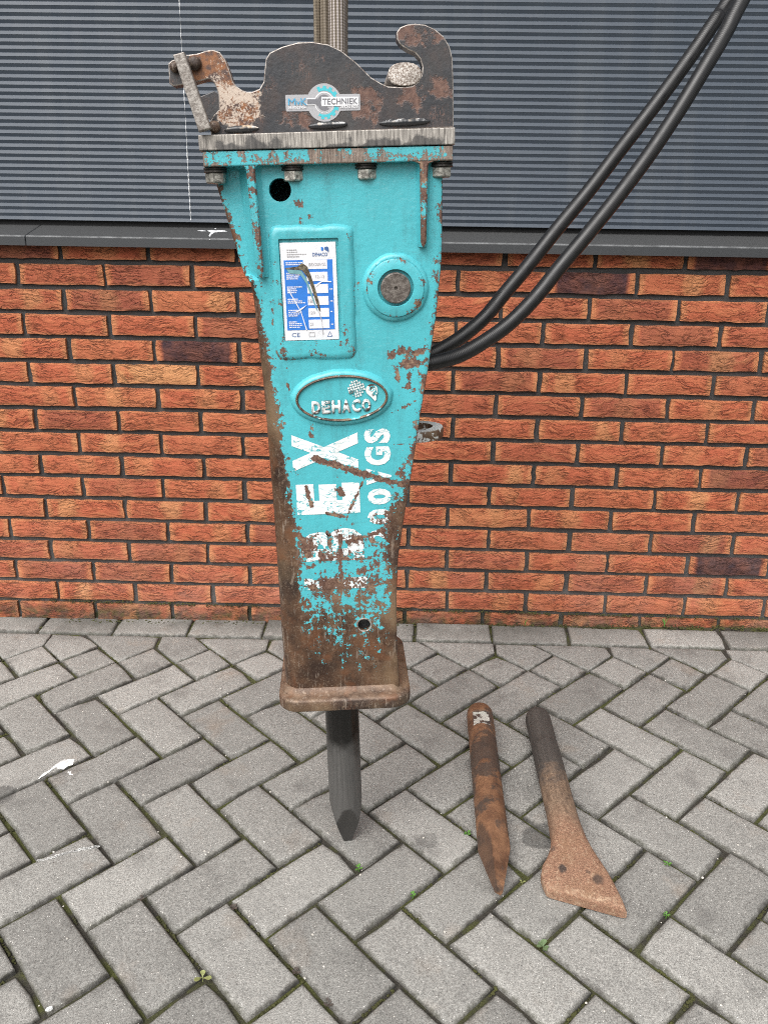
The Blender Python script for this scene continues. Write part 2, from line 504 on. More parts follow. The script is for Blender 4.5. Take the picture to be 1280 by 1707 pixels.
bm = bmesh.new()
add_box(bm, -6.0, 8.0, 0.0, 0.20, -0.45, 1.035)
wall = bmo('brick_wall', bm, M_MORTAR)
tag(wall, 'low red brick wall with dark mortar below the grey sill', 'wall')

def brick_mesh():
    L, H, D = 0.210 / 2, 0.0495 / 2, 0.02
    nx, nz = 9, 3
    bm = bmesh.new()
    def J(s): return random.uniform(-s, s)
    top = [J(.0014) for _ in range(nx + 1)]; bot = [J(.0016) for _ in range(nx + 1)]
    le, ri = [J(.002) for _ in range(nz + 1)], [J(.002) for _ in range(nz + 1)]
    g = []
    for j in range(nz + 1):
        row = []
        for i in range(nx + 1):
            fx, fz = i / nx, j / nz
            x = -L + 2 * L * fx + le[j] * (1 - fx) + ri[j] * fx
            zt = H + top[i]; zb = -H + bot[i]
            z = zb + (zt - zb) * fz
            edge = min(fx * nx, (1 - fx) * nx, fz * nz * 1.0, (1 - fz) * nz * 1.0)
            y = (0.0 if edge >= 1 else 0.0026) + J(.0007)
            row.append(bm.verts.new((x, y, z)))
        g.append(row)
    for j in range(nz):
        for i in range(nx): bm.faces.new((g[j][i], g[j][i + 1], g[j + 1][i + 1], g[j + 1][i]))
    loop = [g[0][i] for i in range(nx + 1)] + [g[j][nx] for j in range(1, nz + 1)] + [g[nz][i] for i in range(nx - 1, -1, -1)] + [g[j][0] for j in range(nz - 1, 0, -1)]
    back = [bm.verts.new((v.co.x, D, v.co.z)) for v in loop]
    n = len(loop)
    for i in range(n): bm.faces.new((loop[i], back[i], back[(i + 1) % n], loop[(i + 1) % n]))
    bmesh.ops.recalc_face_normals(bm, faces=bm.faces)
    me = bpy.data.meshes.new('brick'); bm.to_mesh(me); bm.free()
    me.polygons.foreach_set('use_smooth', [True] * len(me.polygons))
    me.set_sharp_from_angle(angle=math.radians(50))
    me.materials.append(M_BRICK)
    return me
BRICKS = [brick_mesh() for _ in range(14)]
OFFS = {2: -0.1173, 3: -0.0060, 4: -0.1170, 5: -0.0056, 6: -0.1177, 7: -0.0045, 8: -0.1150, 9: -0.0047, 10: -0.1158,
        11: -0.2300, 12: -0.1185, 13: -0.2247, 14: -0.1169, 15: -0.2248, 16: -0.1101, 1: -0.004, 17: -0.2290}
SPECIAL = {(5, 1): (1.0, 0, .5), (2, 6): (0.95, 0, .5), (14, 8): (1.0, 0, .5), (1, 7): (0.9, 0, .5), (3, 0): (0.4, 0, .5), (1, -1): (0.55, 0, 0.5), (10, 8): (0.55, 0, .2),
           (6, 1): (0, 1.0, .5), (3, 1): (0, 0.25, 0.8), (12, 5): (0, 0.5, 0.6), (7, 0): (0, .3, .5), (11, 1): (0.2, 0, .5), (15, 1): (0.25, 0, .6), (14, 0): (0.1, 0, .2),
           (4, 4): (0, 0.7, 0.5), (5, 0): (0, .15, .35), (9, 0): (0, .1, .4), (10, 0): (0, .1, .55), (8, 2): (0, .2, .55), (15, 0): (.3, 0, .1)}
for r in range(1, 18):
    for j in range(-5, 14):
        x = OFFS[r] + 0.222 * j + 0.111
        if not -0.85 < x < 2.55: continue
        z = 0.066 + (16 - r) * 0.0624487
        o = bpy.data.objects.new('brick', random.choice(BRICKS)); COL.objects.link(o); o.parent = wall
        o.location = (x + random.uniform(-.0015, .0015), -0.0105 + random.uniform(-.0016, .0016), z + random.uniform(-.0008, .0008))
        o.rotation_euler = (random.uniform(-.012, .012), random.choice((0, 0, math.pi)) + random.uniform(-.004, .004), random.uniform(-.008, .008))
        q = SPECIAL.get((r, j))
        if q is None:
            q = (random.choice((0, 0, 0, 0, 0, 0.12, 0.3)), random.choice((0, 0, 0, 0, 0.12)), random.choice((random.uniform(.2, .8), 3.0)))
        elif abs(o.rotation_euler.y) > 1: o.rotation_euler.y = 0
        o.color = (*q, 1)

# ------------------------------------------------------------------ sill
k = NT('grey_sill_stone')
co = k.coord()
g = k.noise(co, 500, 3, 0.7); b = k.noise(k.mapping(co, (1, 10, 10)), 1.2, 4, 0.5)
c = k.mix(b, (0.036, 0.039, 0.043), (0.041, 0.044, 0.048))
c = k.mix(k.ramp(g, 0.62, 0.74, 0, 0.35), c, (0.14, 0.14, 0.14))
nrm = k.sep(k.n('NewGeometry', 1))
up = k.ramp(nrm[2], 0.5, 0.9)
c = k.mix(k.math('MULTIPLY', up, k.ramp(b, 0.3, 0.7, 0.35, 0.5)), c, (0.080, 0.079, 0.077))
ed = k.attr('edge')
c = k.mix(k.math('MULTIPLY', ed, k.ramp(k.noise(co, 40, 4), 0.35, 0.6, 0.2, 1.0)), c, (0.15, 0.155, 0.16))
k.set(Base_Color=c, Roughness=0.55, Normal=k.bump(g, 0.25, 0.001))
M_SILL = k.m
sill = empty('window_sill', Matrix.Translation((0.8, 0, 1.009)))
tag(sill, 'grey sloping stone sill on top of the brick wall', 'sill')
for x0, x1, sk in ((-6.0, -0.071, 0.0), (-0.0695, 2.9, 0.0), (2.9015, 8.0, 0.0)):
    bm = bmesh.new()
    prof = [(-0.045, 1.0095), (-0.045, 1.0288), (-0.045, 1.0305), (-0.0438, 1.0322), (-0.0405, 1.0335), (-0.0380, 1.03411), (0.085, 1.0640), (0.085, 1.0095), (-0.034, 1.0095)]
    rings = []
    L = []
    for x in (x0, x0 + 0.0015, x1 - 0.0015, x1):
        ins = 0.0012 if x in (x0, x1) else 0.0
        rings.append([(x - 0.8, y + (ins if y < 0 else 0), z - 1.009 - (ins if z > 1.02 else 0)) for y, z in prof])
    loft(bm, rings)
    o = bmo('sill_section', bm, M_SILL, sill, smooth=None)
    set_attr(o, 'edge', lambda v: 1.0 if (0.0205 < v.z < 0.0248 and v.y < -0.039) else 0.0)

# ------------------------------------------------------------------ ribbed metal cladding above the sill
k = NT('anthracite_ribbed_metal')
co = k.coord()
b = k.noise(k.mapping(co, (1.2, 1, 5)), 2.2, 4, 0.55)
g = k.noise(co, 900, 2, 0.5)
c = k.mix(b, (0.050, 0.064, 0.084), (0.070, 0.086, 0.110))
dust = k.math('MULTIPLY', k.ramp(k.noise(k.mapping(co, (6, 1, 0.6)), 3, 4, 0.6), 0.48, 0.8), 0.4)
c = k.mix(dust, c, (0.12, 0.13, 0.14))
k.set(Base_Color=c, Roughness=k.ramp(b, 0.3, 0.7, 0.34, 0.46), Normal=k.bump(g, 0.05, 0.0006))
k.put(k.b.inputs['Specular IOR Level'], 0.25)
M_CLAD = k.m
bm = bmesh.new()
PER = 0.01540
z = 1.0690
pro = []
while z < 4.2:
    pro += [(z, 0.0452), (z + PER * 0.05, 0.0446), (z + PER * 0.53, 0.0474), (z + PER * 0.58, 0.0480)]
    z += PER
xs = (-6.0, -1.0, 2.8, 8.0)
vs = [[bm.verts.new((x - 0.8, y, zz - 1.069)) for x in xs] for zz, y in pro]
for a, b2 in zip(vs, vs[1:]):
    for i in range(len(xs) - 1): bm.faces.new((a[i], a[i + 1], b2[i + 1], b2[i]))
bot = [bm.verts.new((x - 0.8, 0.10, 0.0)) for x in xs]
for i in range(len(xs) - 1): bm.faces.new((bot[i], bot[i + 1], vs[0][i + 1], vs[0][i]))
clad = bmo('ribbed_cladding', bm, M_CLAD, recalc=False)
clad.location = (0.8, 0, 1.069)
tag(clad, 'dark grey metal cladding with fine horizontal ribs above the sill', 'cladding')
M_SEAL = plain('black_rubber_seal', (0.008, 0.008, 0.009), 0.7)
bm = bmesh.new(); add_box(bm, -6.8, 7.2, 0.060, 0.080, -0.025, 0.003)
bmo('bottom_seal', bm, M_SEAL, clad)
bm = bmesh.new(); add_box(bm, -6.8, 7.2, 0.05, 0.20, 0.004, 3.15)
bmo('core', bm, M_CLAD, clad)

# ------------------------------------------------------------------ hydraulic breaker
TIP = Vector((0.7774, -0.8588, -0.0504))
BMAT = Matrix.Translation(TIP + Vector((0, 0, 0.0015))) @ Matrix.Rotation(math.radians(4.75), 4, 'Z') @ Matrix.Rotation(math.radians(-2.0), 4, 'Y')
breaker = empty('hydraulic_breaker', BMAT)
tag(breaker, 'worn turquoise hydraulic breaker hanging upright with its steel point on the paving', 'breaker')
F = -0.110

def brown_steel(k, co):
    """bare worn brown steel colour"""
    a = k.noise(co, 16, 6, 0.65); b = k.noise(co, 130, 5, 0.7)
    c = k.mix(k.ramp(a, 0.36, 0.62), (0.042, 0.021, 0.014), (0.150, 0.084, 0.050))
    c = k.mix(k.ramp(k.noise(co, 9, 4, 0.6), 0.50, 0.62, 0.0, 0.8), c, (0.036, 0.025, 0.021))
    c = k.mix(k.ramp(b, 0.55, 0.68, 0.0, 0.6), c, (0.30, 0.215, 0.15))
    c = k.mix(k.ramp(k.noise(co, 380, 3, 0.75), 0.58, 0.70, 0.0, 0.5), c, (0.44, 0.36, 0.28))
    c = k.mix(k.ramp(k.noise(co, 90, 5, 0.7), 0.40, 0.32, 0.0, 0.7), c, (0.035, 0.020, 0.014))
    scr = k.noise(k.mapping(co, (60, 60, 9), rot=(0.3, 0.2, 0.5)), 3.0, 4, 0.7)
    c = k.mix(k.ramp(scr, 0.58, 0.64, 0.0, 0.5), c, (0.40, 0.33, 0.27))
    big = k.noise(k.mapping(co, (8, 8, 6)), 1.0, 3, 0.55)
    c = k.mix(k.ramp(big, 0.52, 0.64, 0.0, 0.7), c, (0.27, 0.185, 0.110))
    c = k.mix(k.ramp(big, 0.47, 0.36, 0.0, 0.75), c, (0.036, 0.023, 0.018))
    rust = k.ramp(k.noise(co, 24, 4, 0.6), 0.55, 0.68, 0.0, 0.6)
    c = k.mix(rust, c, (0.20, 0.085, 0.040))
    return c, b

def paint_mat(name, col, white=False, rough=0.27, grain=False):
    k = NT(name)
    co = k.coord(breaker)
    w = k.attr('wear'); gr = k.attr('grime')
    n1 = k.noise(co, 58, 8, 0.70, 0.3); n2 = k.noise(co, 260, 4, 0.65); n3 = k.noise(co, 11, 3, 0.6)
    v = k.math('ADD', w, k.math('ADD', k.math('MULTIPLY', k.math('SUBTRACT', n1, 0.5), 1.7), k.math('ADD', k.math('MULTIPLY', k.math('SUBTRACT', n2, 0.5), 0.85), k.math('MULTIPLY', k.math('SUBTRACT', k.noise(k.mapping(co, (55, 55, 9), rot=(0, 0.12, 0)), 2.0, 5, 0.65), 0.5), 0.75))))
    mask = k.ramp(v, 0.500, 0.522)
    rim = k.ramp(v, 0.470, 0.500)
    # long scratches
    scv = k.noise(k.mapping(co, (9, 9, 120), rot=(0, 0.45, 0)), 2.2, 4, 0.6)
    sc1 = k.ramp(k.math('ABSOLUTE', k.math('SUBTRACT', scv, 0.5)), 0.0, 0.0035, 1.0, 0.0)
    scr = k.math('MULTIPLY', sc1, k.ramp(n3, 0.52, 0.60))
    tint = k.ramp(n3, 0.3, 0.7, 0.90, 1.06)
    pc = k.mix(1.0, (*col, 1.0), k.n('CombineColor', Red=tint, Green=tint, Blue=tint), 'MULTIPLY')
    pc = k.mix(k.ramp(k.noise(co, 300, 3, 0.6), 0.66, 0.78, 0.0, 0.22), pc, (0.45, 0.62, 0.64))
    if white:
        chip = k.ramp(k.math('ADD', k.noise(co, 75, 6, 0.7), k.math('MULTIPLY', w, 0.25)), 0.66, 0.675)
        line = k.noise(k.mapping(co, (14, 14, 44), rot=(0, 0.6, 0)), 2.0, 2, 0.5)
        crk = k.ramp(k.math('ABSOLUTE', k.math('SUBTRACT', line, 0.5)), 0.004, 0.009, 1.0, 0.0)
        pc = k.mix(k.math('MAXIMUM', chip, crk), pc, (0.050, 0.40, 0.45))
    pc = k.mix(k.math('MULTIPLY', scr, 0.75), pc, (0.11, 0.085, 0.075))
    scw = k.noise(k.mapping(co, (14, 14, 100), rot=(0, -0.9, 0)), 2.0, 4, 0.6)
    pc = k.mix(k.math('MULTIPLY', k.ramp(k.math('ABSOLUTE', k.math('SUBTRACT', scw, 0.5)), 0.0, 0.006, 0.6, 0.0), k.ramp(n3, 0.5, 0.42)), pc, (0.30, 0.60, 0.64))
    drt = k.math('MULTIPLY', k.ramp(k.noise(k.mapping(co, (30, 30, 5)), 1.6, 5, 0.65), 0.50, 0.72, 0.0, 0.40), k.ramp(n2, 0.3, 0.6))
    pc = k.mix(drt, pc, (0.060, 0.135, 0.145))
    pc = k.mix(k.math('MULTIPLY', rim, 0.75), pc, (0.075, 0.060, 0.055))
    st, sb = brown_steel(k, co)
    chipc = k.mix(k.ramp(n2, 0.35, 0.65), (0.075, 0.036, 0.028), (0.19, 0.108, 0.080))
    chipc = k.mix(k.ramp(k.noise(co, 75, 4, 0.7), 0.52, 0.64, 0.0, 0.8), chipc, (0.33, 0.215, 0.14))
    if grain:
        gv = k.noise(k.mapping(co, (330, 330, 30)), 1.0, 4, 0.7)
        st = k.mix(k.ramp(gv, 0.32, 0.68), (0.085, 0.062, 0.050), (0.40, 0.335, 0.285))
    st = k.mix(gr, chipc, st)
    c = k.mix(mask, pc, st)
    k.set(Base_Color=c, Roughness=k.ramp(mask, 0, 1, rough, 0.46), Metallic=k.math('MULTIPLY', mask, k.math('MULTIPLY', gr, 0.35)))
    peel = k.math('ADD', k.noise(co, 110, 3, 0.5), k.math('MULTIPLY', k.noise(co, 26, 3, 0.5), 1.6))
    h = k.math('ADD', k.math('MULTIPLY', k.math('SUBTRACT', 1.0, mask), 0.6), k.math('ADD', k.math('MULTIPLY', peel, 0.60), k.math('MULTIPLY', sb, k.math('MULTIPLY', mask, 0.5))))
    k.set(Normal=k.bump(h, 0.55, 0.0016))
    return k.m
TURQ = (0.085, 0.455, 0.515)
M_TURQ = paint_mat('chipped_turquoise_paint', TURQ)
M_FLANGE = paint_mat('chipped_flange_paint', TURQ, grain=True)
M_STENCIL = paint_mat('white_stencil_paint', (0.80, 0.82, 0.82), True, 0.45)

k = NT('worn_brown_steel'); co = k.coord(breaker)
c, b = brown_steel(k, co)
up = k.ramp(k.sep(k.n('NewGeometry', 1))[2], 0.3, 0.9)
c = k.mix(k.math('MULTIPLY', up, k.ramp(k.noise(co, 60, 4), 0.3, 0.6, 0.0, 0.45)), c, (0.32, 0.22, 0.155))
k.set(Base_Color=c, Roughness=0.52, Metallic=0.15, Normal=k.bump(b, 0.6, 0.0018)); M_BROWN = k.m

k = NT('brushed_plate_edge'); co = k.coord(breaker)
g = k.noise(k.mapping(co, (330, 330, 26)), 1.0, 4, 0.65); b = k.noise(co, 26, 5, 0.6)
z = k.sep(co)[2]
c = k.mix(k.ramp(g, 0.30, 0.72), (0.055, 0.047, 0.042), (0.60, 0.56, 0.51))
blk = k.ramp(k.math('ADD', b, k.ramp(z, 1.236, 1.216, -0.12, 0.12)), 0.52, 0.58)
c = k.mix(k.math('MULTIPLY', blk, 0.75), c, (0.040, 0.040, 0.043))
k.set(Base_Color=c, Roughness=0.5, Metallic=0.25, Normal=k.bump(g, 0.4, 0.001)); M_BRUSH = k.m

k = NT('bare_edge_steel'); co = k.coord(breaker)
g = k.noise(co, 240, 4, 0.7)
k.set(Base_Color=k.mix(k.ramp(g, 0.35, 0.65), (0.13, 0.10, 0.085), (0.52, 0.48, 0.44)), Roughness=0.45, Metallic=0.3); M_EDGE = k.m

k = NT('black_bracket_paint'); co = k.coord(breaker)
n1 = k.noise(co, 36, 7, 0.68); n2 = k.noise(co, 180, 4, 0.7); n3 = k.noise(co, 10, 3, 0.6)
c = k.mix(k.ramp(n2, 0.3, 0.7), (0.026, 0.027, 0.031), (0.050, 0.052, 0.058))
c = k.mix(k.ramp(n3, 0.4, 0.65, 0.0, 0.6), c, (0.065, 0.060, 0.058))
c = k.mix(k.ramp(k.noise(co, 17, 6, 0.7), 0.46, 0.70, 0.0, 0.65), c, (0.090, 0.060, 0.050))
v = k.math('ADD', k.attr('wear'), k.math('MULTIPLY', k.math('SUBTRACT', n1, 0.5), 2.3))
rm = k.ramp(v, 0.42, 0.58)
c = k.mix(rm, c, k.mix(k.ramp(n2, 0.35, 0.65), (0.085, 0.045, 0.036), (0.19, 0.108, 0.082)))
scv = k.noise(k.mapping(co, (90, 90, 12), rot=(0, -0.5, 0)), 2.0, 4, 0.6)
sc = k.math('MULTIPLY', k.ramp(k.math('ABSOLUTE', k.math('SUBTRACT', scv, 0.5)), 0.0, 0.010, 1.0, 0.0), k.ramp(n1, 0.5, 0.56))
c = k.mix(k.math('MULTIPLY', sc, 0.8), c, (0.22, 0.12, 0.09))
ar = k.attr('arm')
ra = k.ramp(k.math('ADD', ar, k.math('MULTIPLY', k.math('SUBTRACT', k.noise(co, 60, 6, 0.7), 0.5), 1.1)), 0.45, 0.55)
wt = k.ramp(k.math('ADD', k.noise(co, 330, 3, 0.7), k.math('ADD', k.ramp(k.noise(co, 38, 3), 0.3, 0.7, -0.2, 0.2), k.ramp(k.sep(co)[2], 1.262, 1.325, 0.08, -0.14))), 0.46, 0.58)
armc = k.mix(wt, k.mix(k.ramp(k.noise(co, 120, 3), 0.4, 0.6), (0.085, 0.05, 0.042), (0.26, 0.105, 0.04)), (0.56, 0.46, 0.38))
c = k.mix(ra, c, armc)
k.set(Base_Color=c, Roughness=k.ramp(n3, 0.35, 0.65, 0.34, 0.5), Normal=k.bump(k.math('ADD', n2, k.math('MULTIPLY', rm, -0.8)), 0.4, 0.0012)); M_BLACK = k.m

def speckled(name, d, m, l, rough=0.5, metal=0.2, coordobj=None, s=300):
    k = NT(name); co = k.coord(coordobj)
    a = k.noise(co, s, 3, 0.7); b = k.noise(co, s / 9, 4, 0.6)
    c = k.mix(k.ramp(a, 0.42, 0.58), m, l)
    c = k.mix(k.ramp(b, 0.45, 0.68, 0.0, 0.8), c, d)
    k.set(Base_Color=c, Roughness=rough, Metallic=metal, Normal=k.bump(a, 0.5, 0.0012))
    return k.m
M_PIN = speckled('worn_white_pin', (0.16, 0.12, 0.10), (0.20, 0.15, 0.12), (0.70, 0.65, 0.60), 0.6, 0.05, breaker, 420)
M_LATCH = speckled('worn_grey_flat_bar', (0.15, 0.125, 0.11), (0.22, 0.195, 0.175), (0.40, 0.37, 0.34), 0.42, 0.3, breaker, 200)
M_NUT = speckled('zinc_nut', (0.10, 0.095, 0.085), (0.20, 0.19, 0.17), (0.62, 0.60, 0.54), 0.35, 0.4, breaker, 150)
M_WASHER = speckled('dark_washer', (0.012, 0.011, 0.010), (0.028, 0.024, 0.021), (0.070, 0.062, 0.056), 0.5, 0.3, breaker, 240)
M_PINSTEEL = speckled('turned_pin_steel', (0.075, 0.062, 0.055), (0.11, 0.092, 0.082), (0.22, 0.195, 0.175), 0.42, 0.4, breaker, 220)
M_DARK = plain('dark_hole', (0.010, 0.010, 0.010), 0.6)
M_RUBBER = plain('black_rubber_plug', (0.012, 0.012, 0.013), 0.35)
M_WHITE = speckled('worn_white_paint', (0.62, 0.64, 0.64), (0.70, 0.72, 0.72), (0.78, 0.80, 0.80), 0.5, 0.0, breaker, 160)
M_PRINTBLUE = plain('printed_blue', (0.035, 0.19, 0.62), 0.35, var=0.12)
M_PRINTTEXT = plain('printed_dark_blue', (0.05, 0.12, 0.30), 0.4)
M_TAG = speckled('white_data_plate', (0.66, 0.67, 0.70), (0.76, 0.76, 0.79), (0.82, 0.82, 0.84), 0.35, 0.0, breaker, 120)
M_FIELD = plain('stamped_field_white', (0.74, 0.73, 0.77), 0.4)
M_GREYTXT = plain('stamped_grey', (0.36, 0.35, 0.36), 0.5)

# --- housing
LEFT = sorted([(z, x) for x, z in [(-0.1397, 1.1853), (-0.1397, 1.1748), (-0.1264, 1.1210), (-0.1153, 1.0735), (-0.1107, 1.0573), (-0.1053, 1.0515), (-0.1007, 1.0458), (-0.0987, 0.9914), (-0.0942, 0.9057), (-0.0925, 0.7976), (-0.0913, 0.7026), (-0.0912, 0.5824), (-0.0916, 0.4981), (-0.0902, 0.4214), (-0.0883, 0.3875)]])
RIGHT = sorted([(z, x) for x, z in [(0.1692, 1.1883), (0.1684, 1.1769), (0.1678, 1.0992), (0.1670, 1.0672), (0.1594, 0.9931), (0.1489, 0.9248), (0.1352, 0.8451), (0.1239, 0.7713), (0.1091, 0.6850), (0.0999, 0.6254), (0.0960, 0.5532), (0.0957, 0.4674), (0.0985, 0.3891)]])
RL = [(0.39, 0.026), (1.02, 0.022), (1.045, 0.005), (1.2, 0.004)]
LB = [(.4, .10), (.44, .055), (.50, .040), (.556, .037), (.60, .034), (.66, .030), (.70, .028), (.775, .024), (.86, .017), (.93, .010), (.98, .008), (1.04, .004), (1.06, .001), (1.2, .001)]
RB = [(.4, .05), (.50, .034), (.56, .018), (.60, .016), (.66, .026), (.70, .022), (.775, .010), (.82, .004), (.86, .001), (.93, .003), (.98, .002), (1.07, .000), (1.2, -.001)]
BOT = [(.40, .86), (.43, .76), (.47, .70), (.50, .63), (.53, .54), (.57, .46), (.61, .39), (.65, .31), (.68, .21), (.71, .11), (.76, .06), (1.3, .04)]
STROKES = [
    (0.0030, 0.85, [(-0.0231, 0.7896), (0.0079, 0.7792), (0.0437, 0.7647), (0.0798, 0.7530), (0.1108, 0.7433)]),
    (0.0012, 0.62, [(0.0517, 0.7578), (0.0352, 0.7249), (0.0204, 0.6944)]),
    (0.0021, 0.70, [(0.0204, 0.6944), (-0.0088, 0.7014)]),
    (0.0048, 0.70, [(0.0966, 0.9419), (0.1115, 0.9476), (0.1271, 0.9411), (0.1481, 0.9483)]),
    (0.0048, 0.72, [(0.1112, 0.9259), (0.1463, 0.9301)]),
    (0.0030, 0.70, [(0.0989, 0.9245), (0.1031, 0.9069)]),
    (0.0024, 0.70, [(0.1198, 0.9125), (0.1188, 0.8941), (0.1125, 0.8916)]),
    (0.0030, 0.70, [(-0.0301, 1.1484), (-0.0268, 1.1499)]),
    (0.0024, 0.70, [(-0.0264, 1.1252)]),
    (0.0018, 0.60, [(-0.0146, 1.1327)]),
    (0.0030, 0.66, [(-0.0637, 0.6721), (-0.0476, 0.6616), (-0.0416, 0.6333)]),
    (0.0030, 0.62, [(-0.0074, 0.6699), (-0.0063, 0.6499)]),
    (0.0021, 0.66, [(0.0171, 0.6530), (0.0406, 0.6600), (0.0782, 0.6714)]),
    (0.0024, 0.62, [(0.0110, 0.6642), (0.0071, 0.6089)]),
    (0.0024, 0.70, [(-0.0167, 0.6252), (-0.0436, 0.6111)]),
    (0.0021, 0.72, [(-0.0268, 0.8430), (-0.0269, 0.8230)]),
    (0.0024, 0.65, [(-0.0617, 0.7900)]),
    (0.0010, 0.62, [(0.0907, 0.8538), (0.1292, 0.8724)]),
    (0.0008, 0.60, [(0.0773, 0.8094), (0.1278, 0.8067)]),
    (0.0030, 0.68, [(0.0110, 0.7393), (0.0153, 0.7314)]),
    (0.0024, 0.66, [(-0.0387, 0.7468), (-0.0312, 0.7149)]),
    (0.0018, 0.60, [(-0.0587, 0.9046), (-0.0536, 0.8869)]),
    (0.0042, 0.62, [(-0.0272, 0.6002), (-0.0142, 0.5738)]),
    (0.0048, 0.62, [(0.0389, 0.6024), (0.0867, 0.6259)]),
    (0.0018, 0.62, [(-0.0361, 0.8863), (-0.0400, 0.8953)]),
    (0.0030, 0.60, [(-0.0722, 1.0073), (-0.0636, 0.9395)]),
    (0.0024, 0.60, [(0.0275, 0.9499), (0.0013, 0.9446)]),
    (0.0018, 0.60, [(0.0411, 0.9708), (0.0390, 1.0376)]),
    (0.0024, 0.62, [(0.1577, 0.9805), (0.1516, 0.9679)]),
]
def seg_dist(px, pz, a, b):
    dx, dz = b[0] - a[0], b[1] - a[1]; l = dx * dx + dz * dz
    t = 0 if l < 1e-12 else min(1, max(0, ((px - a[0]) * dx + (pz - a[1]) * dz) / l))
    return math.hypot(px - a[0] - dx * t, pz - a[1] - dz * t)
def f_wear(v, base=0.0):
    x, z = v[0], v[2]
    xl, xr = interp(LEFT, z), interp(RIGHT, z)
    w = interp(BOT, z) + base
    d = x - xl; b = interp(LB, z)
    w = max(w, interp([(-.03, 1.3), (-.010, .95), (0, .58), (.010, .34), (.025, .08)], d - b))
    d = xr - x; b = interp(RB, z)
    w = max(w, interp([(-.03, .85), (-.010, .66), (0, .50), (.010, .30), (.022, .06)], d - b))
    for r, amp, pts in STROKES:
        for a, c in zip(pts, pts[1:] if len(pts) > 1 else pts):
            dd = seg_dist(x, z, a, c)
            if dd < r * 3: w = max(w, amp * interp([(0, 1.0), (1.0, .88), (1.6, .5), (3, .15)], dd / r))
    return w
def f_grime(v):
    x, z = v[0], v[2]
    d = x - interp(LEFT, z); b = interp(LB, z)
    return min(1.0, max(sstep(.02, -.008, d - b), sstep(.62, .50, z), 0.8 * sstep(.012, -.01, (interp(RIGHT, z) - x) - interp(RB, z)) * sstep(.8, .7, z)))

def cut_hole(bm, cx, cz, R, depth):
    fv = [v for v in bm.verts if abs(v.co.y - F) < 1e-5 and math.hypot(v.co.x - cx, v.co.z - cz) < R]
    bmesh.ops.delete(bm, geom=fv, context='VERTS')
    be = [e for e in bm.edges if len(e.link_faces) == 1 and all(math.hypot(v.co.x - cx, v.co.z - cz) < R * 2.2 for v in e.verts)]
    for v in {v for e in be for v in e.verts}:
        dx, dz = v.co.x - cx, v.co.z - cz; l = math.hypot(dx, dz)
        v.co.x, v.co.z = cx + dx / l * R, cz + dz / l * R
    r = bmesh.ops.extrude_edge_only(bm, edges=be)
    for v in [g for g in r['geom'] if isinstance(g, bmesh.types.BMVert)]: v.co.y += depth

bm = bmesh.new()
rings = []
NZ = 200
Z0, Z1 = 0.392, 1.1985
for j in range(NZ + 1):
    z = Z0 + (Z1 - Z0) * j / NZ
    xl, xr, rl = interp(LEFT, z), interp(RIGHT, z), interp(RL, z)
    ring = [(xr - .01, 0.095, z), (xr, 0.085, z), (xr, 0.0, z), (xr, F + 0.05, z), (xr, F + .020, z), (xr, F + .004, z), (xr - .0012, F + .0012, z), (xr - .004, F, z)]
    NF = 66
    xa, xb = xr - .004, xl + rl
    wing = lambda x: 0.018 * sstep(1.050, 1.058, z) * sstep(-.087, -.091, x)
    ring += [(xa + (xb - xa) * i / NF, F + wing(xa + (xb - xa) * i / NF), z) for i in range(1, NF + 1)]
    for a in range(1, 8):
        th = math.pi / 2 * a / 7
        ring.append((xl + rl - rl * math.sin(th), F + wing(xl) + rl - rl * math.cos(th), z))
    ring += [(xl, F + .06, z), (xl, 0.0, z), (xl, 0.085, z), (xl + .01, 0.095, z)]
    rings.append(ring)
loft(bm, rings)
(HX, HZ), = [(-0.0526, 1.1668)]
(H2X, H2Z), = [(0.0430, 0.5100)]
cut_hole(bm, HX, HZ, 0.0150, 0.022)
cut_hole(bm, H2X, H2Z, 0.0102, 0.018)
housing = bmo('housing', bm, M_TURQ, breaker, smooth=40)
set_attr(housing, 'wear', f_wear); set_attr(housing, 'grime', f_grime)
bm = bmesh.new(); lathe_y(bm, [(0.0098, F + .010), (0.0098, F + .006), (0.006, F + .005), (0.005, F + .0075), (0.002, F + .008)], H2X, H2Z, 20)
bmo('grease_plug', bm, M_RUBBER, breaker, smooth=40)
bm = bmesh.new(); lathe_y(bm, [(0.0104, F + .003), (0.0102, F - .0004), (0.0118, F - .0009), (0.0128, F + .0005)], H2X, H2Z, 24, False, False)
bmo('hole_rim', bm, M_EDGE, breaker, smooth=40)

def painted(o, wear=0.2, grime=0.0, f=None):
    set_attr(o, 'wear', f if f else (lambda v: wear)); set_attr(o, 'grime', (lambda v: grime))
    return o

# --- ribs under the flange
def rib(cx0, w0, cx1, w1, zb, fl, fr):
    bm = bmesh.new(); rings = []
    for t, ww in ((0, .0105), (.012, .0058), (.03, .0012), (.06, 0), (.3, 0), (.6, 0), (.94, 0), (1.0, -.0015)):
        z = 1.199 + (zb - 1.199) * t
        cx = cx0 + (cx1 - cx0) * t; w = w0 + (w1 - w0) * t + ww
        yf = -0.1265 + (0.003 if t > .97 else 0)
        deep = .018 if fl > .01 else 0.0
        rings.append([(cx - w - fl, F + .0010 + deep, z), (cx - w - fl * .45, F - .0035 + deep * .75, z), (cx - w, F - .008 + deep * .4, z), (cx - w, yf + .0022, z), (cx - w + .002, yf, z),
                      (cx + w - .002, yf, z), (cx + w, yf + .0022, z), (cx + w, F - .006, z), (cx + w + fr * .35, F - .003, z), (cx + w + fr, F + .0010, z)])
    loft(bm, rings)
    o = bmo('rib', bm, M_TURQ, breaker, smooth=35)
    painted(o, f=lambda v: (0.66 if v.x > 0 else 0.55) if v.y < -0.1225 else 0.04)
    return o
